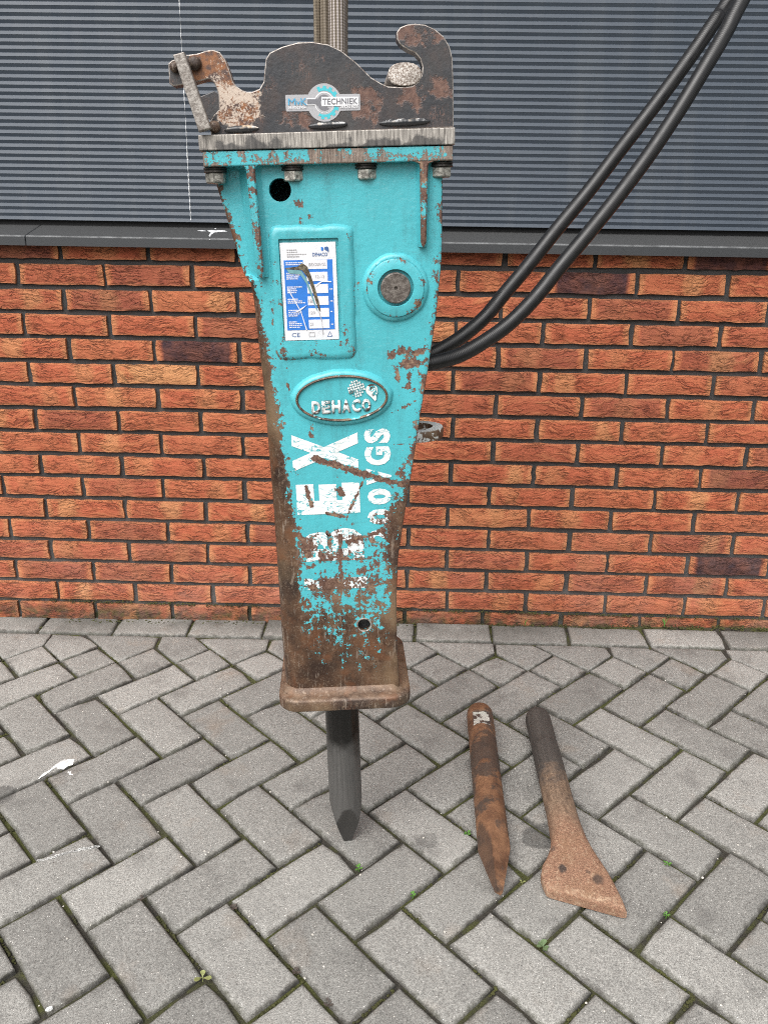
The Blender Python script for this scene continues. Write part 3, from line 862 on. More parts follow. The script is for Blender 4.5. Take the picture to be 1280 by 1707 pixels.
rib(-.0893, .0058, -.0848, .0052, 1.0535, .014, .008)
rib(.1414, .0056, .1401, .0036, 1.0890, .005, .005)

# --- flange, top plate, bolts
def slab(name, cx, y0, y1, mat, bev):
    """cx: corner list (x, z) tl, tr, br, bl"""
    return prism_obj(name, cx, y0, y1, mat, breaker, bev=bev, seg=2)
flange = slab('flange', [(-.1500, 1.2150), (.1797, 1.2172), (.1797, 1.1988), (-.1500, 1.1965)], -.1275, .105, M_FLANGE, 0.0015)
painted(flange, 0.53, 0.75)
bm = bmesh.new(); bm.from_mesh(flange.data); bmesh.ops.triangulate(bm, faces=bm.faces)
for _ in range(4):
    ee = [e for e in bm.edges if e.calc_length() > .012]
    if ee: bmesh.ops.subdivide_edges(bm, edges=ee, cuts=1); bmesh.ops.triangulate(bm, faces=bm.faces)
bm.to_mesh(flange.data); bm.free()
painted(flange, f=lambda v: interp([(-.15, .62), (-.11, .40), (-.02, .42), (.01, .66), (.06, .66), (.085, .42), (.15, .42), (.17, .6), (.18, .7)], v.x) + interp([(1.197, .10), (1.206, 0), (1.217, -.08)], v.z - .004 * (v.x + .15) / .33) if v.y < -.12 else 0.15)
set_attr(flange, 'grime', lambda v: 0.8)
plate = slab('top_plate', [(-.1535, 1.2345), (.1820, 1.2388), (.1820, 1.2182), (-.1535, 1.2158)], -.1300, .110, M_BRUSH, 0.0012)

def bolt(x, y, zt):
    bm = bmesh.new()
    lathe_z(bm, [(.0050, 0), (.0050, -.0186), (.0036, -.0194)], 0, 0, 12)
    o = bmo('bolt', bm, M_NUT, breaker, smooth=40); o.location = (x, y, zt); o.scale = (1.1, 1.1, 1.08)
    bm = bmesh.new()
    lathe_z(bm, [(.0135, -.0002), (.0142, -.0010), (.0142, -.0026), (.0128, -.0030), (.0128, -.0036), (.0140, -.0040), (.0140, -.0058), (.0132, -.0064)], 0, 0, 24)
    w = bmo('washer', bm, M_WASHER, o, smooth=40)
    bm = bmesh.new()
    lathe_z(bm, [(.0115, -.0065), (.0128, -.0075), (.0128, -.0170), (.0112, -.0186), (.0070, -.0187)], 0, 0, 6, ph=random.uniform(0.2, 0.8))
    nn = bmo('nut', bm, M_NUT, o)
    return o
for (x, zt) in ((-.1376, 1.1966), (-.0345, 1.1975), (.0644, 1.1981), (.1670, 1.1988)):
    bolt(x, -.106, zt)
for x in (-.1376, .1670): bolt(x, .075, 1.1975)

# --- data plate frame and data plate
def rrect(x0, x1, z0, z1, r, n=5):
    out = []
    for cx, cz, a0 in ((x1 - r, z1 - r, 0), (x0 + r, z1 - r, 90), (x0 + r, z0 + r, 180), (x1 - r, z0 + r, 270)):
        for i in range(n + 1):
            a = math.radians(a0 + 90 * i / n); out.append((cx + r * math.cos(a), cz + r * math.sin(a)))
    return out
def densify(poly, s):
    out = []
    for i in range(len(poly)):
        a, b = poly[i], poly[(i + 1) % len(poly)]
        m = max(1, int(math.hypot(b[0] - a[0], b[1] - a[1]) / s))
        out += [(a[0] + (b[0] - a[0]) * q / m, a[1] + (b[1] - a[1]) * q / m) for q in range(m)]
    return out
(fx0, fz1), (fx1, fz0) = [(-0.0697, 1.1191), (0.0426, 0.9400)]
(tx0, tz1), (tx1, tz0) = [(-0.0576, 1.1024), (0.0226, 0.9654)]
def ringpts(x0, x1, z0, z1, r): 
    out = []
    n = 40
    base = rrect(x0, x1, z0, z1, r, 4)
    return base
bm = bmesh.new()
def R_(i, r, y):
    pts = rrect(fx0 + i, fx1 - i, fz0 + i, fz1 - i, r, 4)
    return pts, y
def rings_between():
    o = densify(rrect(fx0, fx1, fz0, fz1, .010, 4), 99)
    return o
cxm, czm = (fx0 + fx1) / 2, (fz0 + fz1) / 2
def fr_ring(x0, x1, z0, z1, r, y, wob=0.0):
    pts = []
    for side in range(4):
        pass
    base = rrect(x0, x1, z0, z1, r, 4)
    # equal count of points on each straight side
    out = []
    for i in range(len(base)):
        a, b = base[i], base[(i + 1) % len(base)]
        m = 12 if (i % 5 == 4) else 1
        for q in range(m):
            x = a[0] + (b[0] - a[0]) * q / m; z = a[1] + (b[1] - a[1]) * q / m
            if wob:
                nz = noise.noise(Vector((x * 70, z * 70, 1.3))) * wob
                l = math.hypot(x - cxm, z - czm); x += (x - cxm) / l * nz; z += (z - czm) / l * nz
            out.append((x, y, z))
    return out
loft(bm, [fr_ring(fx0 - .003, fx1 + .003, fz0 - .003, fz1 + .003, .012, F + .001, .003), fr_ring(fx0, fx1, fz0, fz1, .011, F - .0028, .0025), fr_ring(fx0 + .003, fx1 - .003, fz0 + .003, fz1 - .003, .010, F - .0050, .002),
          fr_ring(fx0 + .007, fx1 - .007, fz0 + .007, fz1 - .007, .009, F - .0054, .001), fr_ring(tx0 - .001, tx1 + .001, tz0 - .001, tz1 + .0015, .002, F - .0050), fr_ring(tx0 - .0005, tx1 + .0005, tz0 - .0005, tz1 + .0005, .0015, F - .0005)], False, False)
frame = bmo('plate_frame', bm, M_TURQ, breaker, smooth=50)
painted(frame, f=lambda v: interp([(.94, .36), (.97, .26), (1.10, .14), (1.13, .14)], v.z) + (0.08 if v.x < tx0 else 0.0))

dp_w, dp_h = (tx1 - tx0) - .0035, (tz1 - tz0) - .0040
YT = F - 0.0024
data_plate_bm = bmesh.new()
def P(s, t): return (tx0 + .0005 + s * dp_w, tz0 + .0003 + (1 - t) * dp_h)
add_prism(data_plate_bm, [P(0, 1), P(1, 1), P(1, 0), P(0, 0)], YT, YT + .0012)
data_plate = bmo('data_plate', data_plate_bm, M_TAG, breaker)
def quad(name, s0, s1, t0, t1, y, mat, parent):
    bm = bmesh.new(); add_prism(bm, [P(s0, t1), P(s1, t1), P(s1, t0), P(s0, t0)], y, y + .0003)
    return bmo(name, bm, mat, parent)

def glyphs(text, bold=0.0, res=3):
    cu = bpy.data.curves.new('text', 'FONT'); cu.body = text; cu.size = 1.0; cu.resolution_u = res; cu.offset = bold
    ob = bpy.data.objects.new('text', cu); COL.objects.link(ob)
    dg = bpy.context.evaluated_depsgraph_get()
    me = bpy.data.meshes.new_from_object(ob.evaluated_get(dg))
    bpy.data.objects.remove(ob); bpy.data.curves.remove(cu)
    return me
def text_obj(name, text, x0, x1, z0, z1, y, thick, mat, parent, bold=0.0, rot=False, dense=0.0, shear=0.0):
    me = glyphs(text, bold)
    bm = bmesh.new(); bm.from_mesh(me); bpy.data.meshes.remove(me)
    if not len(bm.verts): bm.free(); return None
    mx0 = min(v.co.x for v in bm.verts); mx1 = max(v.co.x for v in bm.verts); my0 = min(v.co.y for v in bm.verts); my1 = max(v.co.y for v in bm.verts)
    bmesh.ops.remove_doubles(bm, verts=bm.verts, dist=1e-5)
    if dense:
        sc = max((x1 - x0), (z1 - z0)) / max(mx1 - mx0, my1 - my0)
        for _ in range(6):
            ee = [e for e in bm.edges if e.calc_length() * sc > dense]
            if not ee: break
            bmesh.ops.subdivide_edges(bm, edges=ee, cuts=1); bmesh.ops.triangulate(bm, faces=bm.faces)
    if thick:
        r = bmesh.ops.extrude_face_region(bm, geom=list(bm.faces))
        top = {g for g in r['geom'] if isinstance(g, bmesh.types.BMVert)}
    else: top = set(bm.verts)
    for v in bm.verts:
        a = (v.co.x - mx0) / (mx1 - mx0); b = (v.co.y - my0) / (my1 - my0)
        yy = y if v in top else y + thick
        if rot: v.co = Vector((x1 - b * (x1 - x0), yy, z0 + a * (z1 - z0)))
        else: v.co = Vector((x0 + a * (x1 - x0), yy, z0 + b * (z1 - z0)))
    return bmo(name, bm, mat, parent)

quad('blue_panel', .055, .93, .175, .893, YT - .0004, M_PRINTBLUE, data_plate)
FT = (.222, .344, .468, .591, .714, .833)
for i, t in enumerate(FT):
    quad('field', .40 if i == 0 else .455, .835, t - .046, t + .046, YT - .0008, M_FIELD, data_plate)
def ptext(text, s0, s1, t0, t1, y, mat, bold=0.01):
    (xa, za), (xb, zb) = P(s0, t1), P(s1, t0)
    return text_obj('print', text, xa, xb, za, zb, y, 0.0, mat, data_plate, bold)
ptext('DEHACO', .575, .845, .105, .142, YT - .0005, M_PRINTTEXT, .015)
ptext('IBEX200VGS', .50, .81, .207, .238, YT - .0011, M_GREYTXT, 0)
ptext('12-13', .62, .77, .33, .362, YT - .0011, M_GREYTXT, 0)
ptext('180', .47, .57, .575, .61, YT - .0011, M_GREYTXT, 0)
ptext('120', .47, .58, .70, .73, YT - .0011, M_GREYTXT, 0)
ptext('25', .48, .54, .82, .85, YT - .0011, M_GREYTXT, 0)
ptext('CE', .13, .28, .92, .965, YT - .0005, M_PRINTTEXT, .0)
# small print: rows of unreadable marks
def marks(s0, s1, t, y, mat, h=.010):
    bm = bmesh.new(); s = s0
    while s < s1:
        w = random.uniform(.012, .035)
        add_prism(bm, [P(s, t + h), P(min(s + w, s1), t + h), P(min(s + w, s1), t), P(s, t)], y, y + .0002)
        s += w + random.uniform(.006, .012)
    o = bmo('small_print', bm, mat, data_plate); o['kind'] = 'stuff'
for i, (a, b) in enumerate(((.12, .30), (.12, .31), (.12, .46), (.12, .34))): marks(a, b, .068 + i * .022, YT - .0005, M_GREYTXT)
for t0, n in ((.195, 2), (.30, 4), (.44, 4), (.565, 3), (.68, 4), (.80, 4)):
    for q in range(n): marks(.09, random.uniform(.24, .42), t0 + q * .019, YT - .0007, M_FIELD, .011)
for t in (.468, .591, .70, .833): marks(.865, .91, t, YT - .0007, M_FIELD, .012)
# logo beside the name, manual symbol, warning triangle
def flat(name, poly_st, y, mat, parent=None):
    bm = bmesh.new(); add_prism(bm, [P(s, t) for s, t in poly_st], y, y + .0002)
    return bmo(name, bm, mat, parent or data_plate)
flat('logo', [(.80, .052), (.84, .045), (.87, .058), (.875, .085), (.865, .108), (.845, .088), (.815, .082), (.795, .070)], YT - .0006, M_PRINTTEXT)
flat('logo', [(.735, .05), (.765, .048), (.785, .07), (.76, .092), (.735, .08)], YT - .0006, M_PRINTBLUE)
def outline(name, poly_st, w, y, mat):
    bm = bmesh.new()
    pts = [P(s, t) for s, t in poly_st]
    for i in range(len(pts)):
        a, b = Vector(pts[i]), Vector(pts[(i + 1) % len(pts)])
        d = (b - a).normalized(); n = Vector((-d.y, d.x)) * w
        add_prism(bm, [tuple(a - n), tuple(b - n), tuple(b + n), tuple(a + n)], y - i * 2e-5, y + .0002)
    return bmo(name, bm, mat, data_plate)
outline('warning_triangle', [(.79, .968), (.875, .968), (.832, .915)], .0003, YT - .0005, M_PRINTTEXT)
outline('manual_symbol', [(.45, .965), (.55, .965), (.55, .922), (.45, .922)], .0003, YT - .0005, M_GREYTXT)
# long gouge across the plate
M_GOUGE = speckled('gouge_bare_metal', (0.030, 0.024, 0.018), (0.07, 0.055, 0.035), (0.22, 0.18, 0.12), 0.5, 0.2, breaker, 400)
M_SCRAPE = plain('scraped_grey_metal', (0.16, 0.34, 0.37), 0.45, var=0.2)
gg = flat('gouge', [(.07, .252), (.30, .240), (.38, .205), (.47, .238), (.53, .33), (.60, .47), (.655, .60), (.68, .70), (.655, .70), (.60, .60), (.54, .47), (.47, .35), (.37, .275), (.08, .262)], YT - .0014, M_GOUGE)
gg = flat('scrape', [(.10, .266), (.36, .280), (.45, .36), (.52, .48), (.59, .62), (.63, .70), (.60, .68), (.53, .56), (.44, .41), (.34, .318), (.14, .305)], YT - .0013, M_SCRAPE)
flat('scratch', [(.10, .45), (.20, .56), (.32, .69), (.42, .895), (.40, .895), (.31, .70), (.19, .57), (.09, .46)], YT - .0012, M_FIELD)
flat('scratch', [(.655, .70), (.70, .80), (.71, .94), (.70, .95), (.695, .82), (.645, .71)], YT - .00125, M_GREYTXT)
flat('scratch', [(.60, .43), (.72, .39), (.90, .395), (.90, .405), (.73, .40), (.61, .45)], YT - .00125, M_TAG)
flat('scratch', [(.22, .70), (.34, .66), (.44, .63), (.35, .675), (.23, .71)], YT - .0013, M_FIELD)

# --- pin boss
(bx, bz), = [(0.1015, 1.0350)]
bm = bmesh.new()
rings = []
for r, y, wob in ((.0475, F + .001, .0015), (.0452, F - .0042, .0012), (.0408, F - .0062, .0008), (.0398, F - .0058, 0), (.0394, F - .0085, 0), (.0380, F - .0092, 0), (.0258, F - .0092, 0), (.0248, F - .0080, 0), (.0246, F - .001, 0)):
    rings.append([(bx + (r + wob * noise.noise(Vector((math.cos(a) * 3, math.sin(a) * 3, r * 50)))) * math.cos(a), y, bz + (r + wob * noise.noise(Vector((math.cos(a) * 3, math.sin(a) * 3, r * 50 + 4)))) * math.sin(a)) for a in [2 * math.pi * q / 48 for q in range(48)]])
loft(bm, rings, False, True)
boss = bmo('pin_boss', bm, M_TURQ, breaker, smooth=45)
painted(boss, f=lambda v: 0.42 if .037 < math.hypot(v.x - bx, v.z - bz) < .042 else 0.04)
bm = bmesh.new(); lathe_y(bm, [(.0212, F + .002), (.0212, F - .0095), (.0204, F - .0105), (.0190, F - .0108), (.0186, F - .0104), (.0026, F - .0104), (.0020, F - .006)], bx, bz, 40)
bmo('pin', bm, M_PINSTEEL, boss, smooth=35)

# --- oval badge
(ox, oz), = [(0.0206, 0.8809)]
def ell(rx, ry, y, n=64, wob=0.0, rot=math.radians(1.2)):
    out = []
    for q in range(n):
        a = 2 * math.pi * q / n
        wv = 1 + wob * noise.noise(Vector((math.cos(a) * 4, math.sin(a) * 4, 2.0)))
        x, z = rx * wv * math.cos(a), ry * wv * math.sin(a)
        out.append((ox + x * math.cos(rot) - z * math.sin(rot), y, oz + x * math.sin(rot) + z * math.cos(rot)))
    return out
bm = bmesh.new()
loft(bm, [ell(.0760, .0425, F + .001, wob=.02), ell(.0735, .0402, F - .0035, wob=.02), ell(.0700, .0366, F - .0068, wob=.015), ell(.0670, .0338, F - .0072), ell(.0632, .0300, F - .0066), ell(.0600, .0270, F - .0062), ell(.03, .013, F - .0062)], False, True)
badge = bmo('oval_badge', bm, M_TURQ, breaker, smooth=50)
painted(badge, 0.08)
k = NT('worn_badge_rim'); co = k.coord(breaker)
n1 = k.noise(co, 46, 5, 0.65)
st, sb = brown_steel(k, co)
k.set(Base_Color=k.mix(k.ramp(n1, 0.60, 0.64), st, k.mix(k.ramp(k.noise(co, 90), .5, .55), TURQ, (0.7, 0.72, 0.7))), Roughness=0.5); M_RIM = k.m
bm = bmesh.new(); loft(bm, [ell(.0674, .0342, F - .0068), ell(.0668, .0336, F - .0096), ell(.0655, .0324, F - .0104), ell(.0642, .0311, F - .0096), ell(.0636, .0304, F - .0062)], False, False)
bmo('badge_rim', bm, M_RIM, badge, smooth=60)
k = NT('raised_letter_white'); co = k.coord(breaker)
n1 = k.noise(co, 85, 5, 0.65)
nr = k.sep(k.n('NewGeometry', 1))[1]
c = k.mix(k.ramp(n1, 0.53, 0.56), (0.72, 0.74, 0.73), k.mix(k.ramp(k.noise(co, 60, 3), .45, .55), (0.085, 0.045, 0.034), (0.045, 0.30, 0.34)))
side = k.ramp(k.math('ABSOLUTE', nr), 0.5, 0.8, 1.0, 0.0)
c = k.mix(side, c, (0.035, 0.20, 0.22))
k.set(Base_Color=c, Roughness=0.45); M_LETTER = k.m
def place_letters(word, x0, x1, z0, z1, y, thick, mat, parent, bold, gap=.12):
    w = (x1 - x0) / (len(word) + (len(word) - 1) * gap)
    for i, ch in enumerate(word):
        a = x0 + i * w * (1 + gap)
        zz = (a - ox) * math.sin(math.radians(1.2))
        text_obj('letter', ch, a, a + w, z0 + zz, z1 + zz, y, thick, mat, parent, bold)
(la, lb), (lc, ld) = [(-0.0240, 0.8596), (0.0625, 0.8791)]
place_letters('DEHACO', la, lc, lb, ld, F - .0080, .0020, M_LETTER, badge, 0.055)
(gx_, gz_), = [(0.0420, 0.8947)]
for i in range(-3, 4):
    for j in range(-3, 4):
        cx, cz = i * .0036, j * .0036
        if math.hypot(cx, cz) > .0118: continue
        x = gx_ + cx * math.cos(.25) - cz * math.sin(.25); z = gz_ + cx * math.sin(.25) + cz * math.cos(.25)
        h = .00135
        bm = bmesh.new(); add_box(bm, -h, h, -.0011, .0008, -h, h)
        for v in bm.verts:
            v.co.x *= 1.0 - 0.12 * abs(j) / 3
        o = bmo('globe_tile', bm, M_LETTER, badge); o.location = (x, F - .0068, z); o.rotation_euler = (0, -.25, 0)
# ram's horn emblem: a spiral on a pointed shell
(rx_, rz_), = [(0.0641, 0.8923)]
bm = bmesh.new()
shell = [(0.0085 * math.cos(math.radians(a)), 0.0085 * math.sin(math.radians(a))) for a in range(10, 221, 15)] + [(-.0035, -.0080), (.0005, -.0120), (.0045, -.0165), (.0062, -.0150), (.0068, -.0085), (.0088, -.0045)]
add_prism(bm, [(rx_ + a, rz_ + b) for a, b in shell], F - .0085, F - .0058)
em = bmo('horn_emblem', bm, M_LETTER, badge)
bm = bmesh.new()
sp = [(rx_ + .0008 + (0.0008 + .0047 * (1 - q / 40)) * math.cos(math.radians(-60 + q * 14)), F - .0086, rz_ + .0012 + (0.0008 + .0047 * (1 - q / 40)) * math.sin(math.radians(-60 + q * 14))) for q in range(38)]
tube(bm, sp, .0006, 6)
bmo('spiral_groove', bm, M_TURQ, badge)

# --- white stencilled lettering, reading upwards
def stencil(ch, pts_px_box, bold=0.07, extra=0.02):
    (xa, za), (xb, zb) = pts_px_box
    o = text_obj('stencil_letter', ch, xa, xb, za, zb, F - .0006, 0.0, M_STENCIL, breaker, bold, rot=True, dense=.006)
    set_attr(o, 'wear', lambda v: f_wear(v) + extra); set_attr(o, 'grime', f_grime)
    return o
stencil('X', [(-0.0565, 0.7692), (0.0419, 0.8280)], .06)
stencil('E', [(-0.0538, 0.7012), (0.0423, 0.7505)], .07)
stencil('B', [(-0.0514, 0.6236), (0.0467, 0.6776)], .06, .14)
stencil('I', [(-0.0492, 0.5753), (0.0501, 0.5948)], .04, .10)
stencil('S', [(0.0513, 0.8103), (0.0903, 0.8329)], .05)
stencil('G', [(0.0512, 0.7758), (0.0908, 0.8052)], .05)
stencil('V', [(0.0531, 0.7454), (0.0911, 0.7715)], .05)
stencil('0', [(0.0541, 0.7136), (0.0905, 0.7392)], .05)
stencil('0', [(0.0533, 0.6813), (0.0918, 0.7063)], .05, .12)
stencil('2', [(0.0534, 0.6495), (0.0922, 0.6738)], .05, .16)

# --- bottom plate
def rr_xy(x0, x1, y0, y1, r, z, n=6):
    return [(x, y, z) for x, y in rrect(x0, x1, y0, y1, r, n)]
bm = bmesh.new()
PXa, PXb, PYa, PYb = -.1010, .1165, -.1360, .0900
rr = []
for z, i in ((.3690, .0035), (.3697, .0012), (.3715, .0), (.3862, .0), (.3890, .0014), (.3905, .0045), (.3912, .011)):
    rr.append(rr_xy(PXa + i, PXb - i, PYa + i, PYb - i, .034 - i * .6, z))
xl0, xr0 = interp(LEFT, .40), interp(RIGHT, .40)
rr.append(rr_xy(xl0 - .006, xr0 + .004, F - .006, .095, .02, .3925))
rr.append(rr_xy(xl0 - .001, xr0 + .001, F - .001, .093, .018, .3990))
loft(bm, rr)
base = bmo('bottom_plate', bm, M_BROWN, breaker, smooth=50)

# --- working tool (moil point)
k = NT('black_tool_steel'); co = k.coord(breaker)
s = k.noise(k.mapping(co, (150, 150, 7)), 1.5, 5, 0.65); b = k.noise(co, 14, 4, 0.6); z = k.sep(co)[2]
grey = k.mix(k.ramp(s, 0.3, 0.7), (0.082, 0.080, 0.077), (0.125, 0.121, 0.116))
grey = k.mix(k.ramp(k.noise(co, 120, 4, 0.7), 0.62, 0.75, 0, 0.3), grey, (0.17, 0.14, 0.12))
oil = k.ramp(k.math('ADD', z, k.math('MULTIPLY', k.math('SUBTRACT', b, 0.5), 0.16)), 0.205, 0.255)
c = k.mix(oil, grey, (0.014, 0.013, 0.012))
tipm = k.attr('facet')
c = k.mix(k.math('MULTIPLY', tipm, 0.75), c, (0.036, 0.034, 0.032))
k.set(Base_Color=c, Roughness=k.ramp(oil, 0, 1, 0.42, 0.22), Metallic=0.25, Normal=k.bump(s, 0.2, 0.0006)); M_TOOL = k.m
bm = bmesh.new()
rings = []; fac = []
R0 = 0.0306
N = 48
for z in [0.0, .002, .006] + [.006 + .112 * i / 26 for i in range(1, 27)] + [.14, .18, .22, .26, .30, .33, .36, .42]:
    sx_ = .0062 + .0262 * min(1.0, (z / .100)) ** 0.86
    ring = []
    for q in range(N):
        a = 2 * math.pi * (q + .5) / N
        x, y = R0 * math.cos(a), R0 * math.sin(a)
        x2, y2 = max(-sx_, min(sx_, x)), max(-sx_, min(sx_, y))
        fac.append(1.0 if (abs(y2 - y) > 2e-4 and z < .1) else 0.0)
        rt = math.radians(6)
        ring.append((x2 * math.cos(rt) - y2 * math.sin(rt), x2 * math.sin(rt) + y2 * math.cos(rt), z))
    rings.append(ring)
loft(bm, rings)
tool = bmo('tool_point', bm, M_TOOL, breaker, smooth=30)
at = tool.data.attributes.new('facet', 'FLOAT', 'POINT'); at.data.foreach_set('value', fac)

# --- lug on the right flank
bm = bmesh.new()
def lugring(r, z, cx=.1380, cy=.010):
    return [(cx + r * math.cos(2 * math.pi * q / 32) * 1.12, cy + r * math.sin(2 * math.pi * q / 32), z) for q in range(32)]
zb, zt = .7880, .8060
loft(bm, [lugring(.0400, zb), lugring(.0415, zb + .002), lugring(.0415, zt - .002), lugring(.0400, zt), lugring(.0260, zt), lugring(.0245, zt - .003), lugring(.0245, zb), lugring(.0400, zb)], False, False)
k = NT('chipped_white_lug'); co = k.coord(breaker)
st, sb = brown_steel(k, co)
upn = k.ramp(k.sep(k.n('NewGeometry', 1))[2], 0.4, 0.8)
mk = k.math('MAXIMUM', k.math('MULTIPLY', upn, k.ramp(k.noise(co, 50, 4), 0.34, 0.40)), k.ramp(k.noise(co, 60, 5, 0.65), 0.54, 0.57))
k.set(Base_Color=k.mix(mk, st, (0.76, 0.79, 0.78)), Roughness=0.5); M_LUG = k.m
bmo('side_lug', bm, M_LUG, breaker, smooth=40)

# --- bracket on top: two hook plates with pins
HOOK = [(-0.1386, 1.2365), (-0.1388, 1.2517), (-0.1326, 1.2602), (-0.1259, 1.2658), (-0.1249, 1.2823), (-0.1263, 1.2891), (-0.1291, 1.2969), (-0.1337, 1.3018), (-0.1399, 1.3014), (-0.1533, 1.2981), (-0.1813, 1.2940), (-0.1867, 1.2976), (-0.1855, 1.3204), (-0.1814, 1.3238), (-0.1633, 1.3298), (-0.1476, 1.3316), (-0.1354, 1.3349), (-0.1270, 1.3355), (-0.1189, 1.3327), (-0.1127, 1.3244), (-0.1086, 1.3126), (-0.1047, 1.2986), (-0.1005, 1.2930), (-0.0939, 1.2887), (-0.0878, 1.2865), (-0.0816, 1.2864), (-0.0717, 1.2898), (-0.0657, 1.2982), (-0.0639, 1.3090), (-0.0613, 1.3241), (-0.0557, 1.3315), (-0.0398, 1.3380), (-0.0196, 1.3428), (0.0001, 1.3432), (0.0195, 1.3401), (0.0354, 1.3333), (0.0543, 1.3194), (0.0737, 1.3015), (0.0872, 1.2941), (0.0958, 1.2905), (0.1143, 1.2896), (0.1272, 1.2905), (0.1350, 1.2957), (0.1396, 1.3036), (0.1407, 1.3128), (0.1377, 1.3220), (0.1315, 1.3288), (0.1212, 1.3330), (0.1121, 1.3387), (0.1080, 1.3449), (0.1077, 1.3533), (0.1126, 1.3589), (0.1215, 1.3618), (0.1317, 1.3626), (0.1443, 1.3614), (0.1570, 1.3562), (0.1685, 1.3477), (0.1761, 1.3364), (0.1801, 1.3226), (0.1813, 1.2972), (0.1820, 1.2419)]
HOOK = [(x, z - (0.002 if z < 1.246 else 0)) for x, z in HOOK]
def hook_plate(y0, y1):
    o = prism_obj('hook_plate', HOOK, y0, y1, M_BLACK, breaker, bev=0.0014, seg=2, rimmat=M_EDGE)
    bm = bmesh.new(); bm.from_mesh(o.data); bmesh.ops.triangulate(bm, faces=bm.faces)
    for _ in range(5):
        ee = [e for e in bm.edges if e.calc_length() > .012]
        if not ee: break
        bmesh.ops.subdivide_edges(bm, edges=ee, cuts=1); bmesh.ops.triangulate(bm, faces=bm.faces)
    bm.to_mesh(o.data); bm.free()
    spots = [(r_ * .00085, c) for r_, c in HSPOTS]
    def fw(v):
        w = .16
        for r_, (x, z) in spots:
            w = max(w, interp([(0, .56), (1, .46), (1.8, .18)], math.hypot(v.x - x, v.z - z) / r_))
        return w
    set_attr(o, 'wear', fw)
    set_attr(o, 'arm', lambda v: interp([(0, .9), (.022, .72), (.036, .40), (.055, .0)], seg_dist(v.x, v.z, (-.128, 1.312), (-.103, 1.272))) if v.x < -.05 else 0.0)
    return o
HSPOTS = list(zip((22, 18, 14, 14, 12, 20, 12, 10, 12), [(0.0677, 1.2702), (0.1295, 1.2766), (0.1175, 1.2696), (0.1651, 1.2868), (0.1650, 1.3496), (0.1301, 1.3533), (-0.0371, 1.2502), (-0.0174, 1.2499), (0.1069, 1.3501)]))
hook_plate(-.115, -.092)
prism_obj('rear_plate', [(-.13, 1.236), (-.150, 1.262), (-.172, 1.283), (-.172, 1.302), (-.150, 1.3096), (-.12, 1.292), (-.06, 1.288), (-.03, 1.320), (.03, 1.322), (.08, 1.278), (.17, 1.270), (.17, 1.240)][::-1], .045, .068, M_BLACK, breaker, bev=.0014)
(pa, pb), (pc_, pd) = [(0.0957, 1.2893), (0.1391, 1.3169)]
bm = bmesh.new()
def pinring(y, s):
    return [((pa + pc_) / 2 + (pc_ - pa) / 2 * s * math.copysign(abs(math.cos(a)) ** .8, math.cos(a)), y, (pb + pd) / 2 + .0012 + (pd - pb) / 2 * s * math.copysign(abs(math.sin(a)) ** .9, math.sin(a))) for a in [2 * math.pi * q / 32 for q in range(32)]]
loft(bm, [pinring(-.1165, .94), pinring(-.1155, 1.0), pinring(.07, 1.0)])
bmo('cross_pin', bm, M_PIN, breaker, smooth=40)
# retaining flat bar and its studs at the left end
LB4 = [(-0.1744, 1.3258), (-0.1603, 1.3293), (-0.1347, 1.2413), (-0.1504, 1.2373)]
prism_obj('retaining_bar', LB4[::-1], -.142, -.127, M_LATCH, breaker, bev=.0014, seg=2)
for (x, z), r in zip([(-0.1771, 1.3158), (-0.1517, 1.3196), (-0.1330, 1.2452)], (.0065, .0085, .0075)):
    bm = bmesh.new(); lathe_y(bm, [(r, -.110), (r, -.1185), (r * .92, -.1215), (r * .55, -.1235), (r * .2, -.1240)], x, z, 18)
    bmo('stud', bm, M_BROWN, breaker, smooth=50)
bm = bmesh.new(); lathe_y(bm, [(.012, -.093), (.012, .046)], .012, 1.300, 20)
bmo('lifting_pin', bm, M_PINSTEEL, breaker, smooth=40)
k = NT('painted_weld_bead'); co = k.coord(breaker)
n1 = k.noise(co, 55, 5, 0.65); wv = k.n('TexWave', 1, Vector=k.mapping(co, (1, 1, 1)), Scale=60.0, Distortion=4.0)
c = k.mix(k.math('MULTIPLY', k.ramp(n1, 0.50, 0.58), k.ramp(k.sep(k.n('NewGeometry', 1))[2], -0.1, 0.5)), (0.028, 0.030, 0.034), k.mix(k.ramp(k.noise(co, 30), 0.45, 0.55), (0.55, 0.55, 0.55), (0.52, 0.40, 0.28)))
k.set(Base_Color=c, Roughness=0.3, Normal=k.bump(wv, 0.15, 0.001)); M_WELD = k.m
for a, b in zip(*[iter([(-0.1206, 1.2410), (-0.0758, 1.2425), (-0.0105, 1.2437), (0.0409, 1.2459), (0.0829, 1.2460), (0.1505, 1.2479)])] * 2):
    bm = bmesh.new()
    pts = [(a[0] + (b[0] - a[0]) * q / 14, -.1165, a[1] + (b[1] - a[1]) * q / 14 + .0003) for q in range(15)]
    rad = [.0010 + .0036 * math.sin(math.pi * min(1, max(0, q / 14))) ** .5 + .0005 * noise.noise(Vector((q * .7, a[0] * 40, 1))) for q in range(15)]
    tube(bm, pts, rad, 12)
    bmo('weld_bead', bm, M_WELD, breaker, smooth=60)

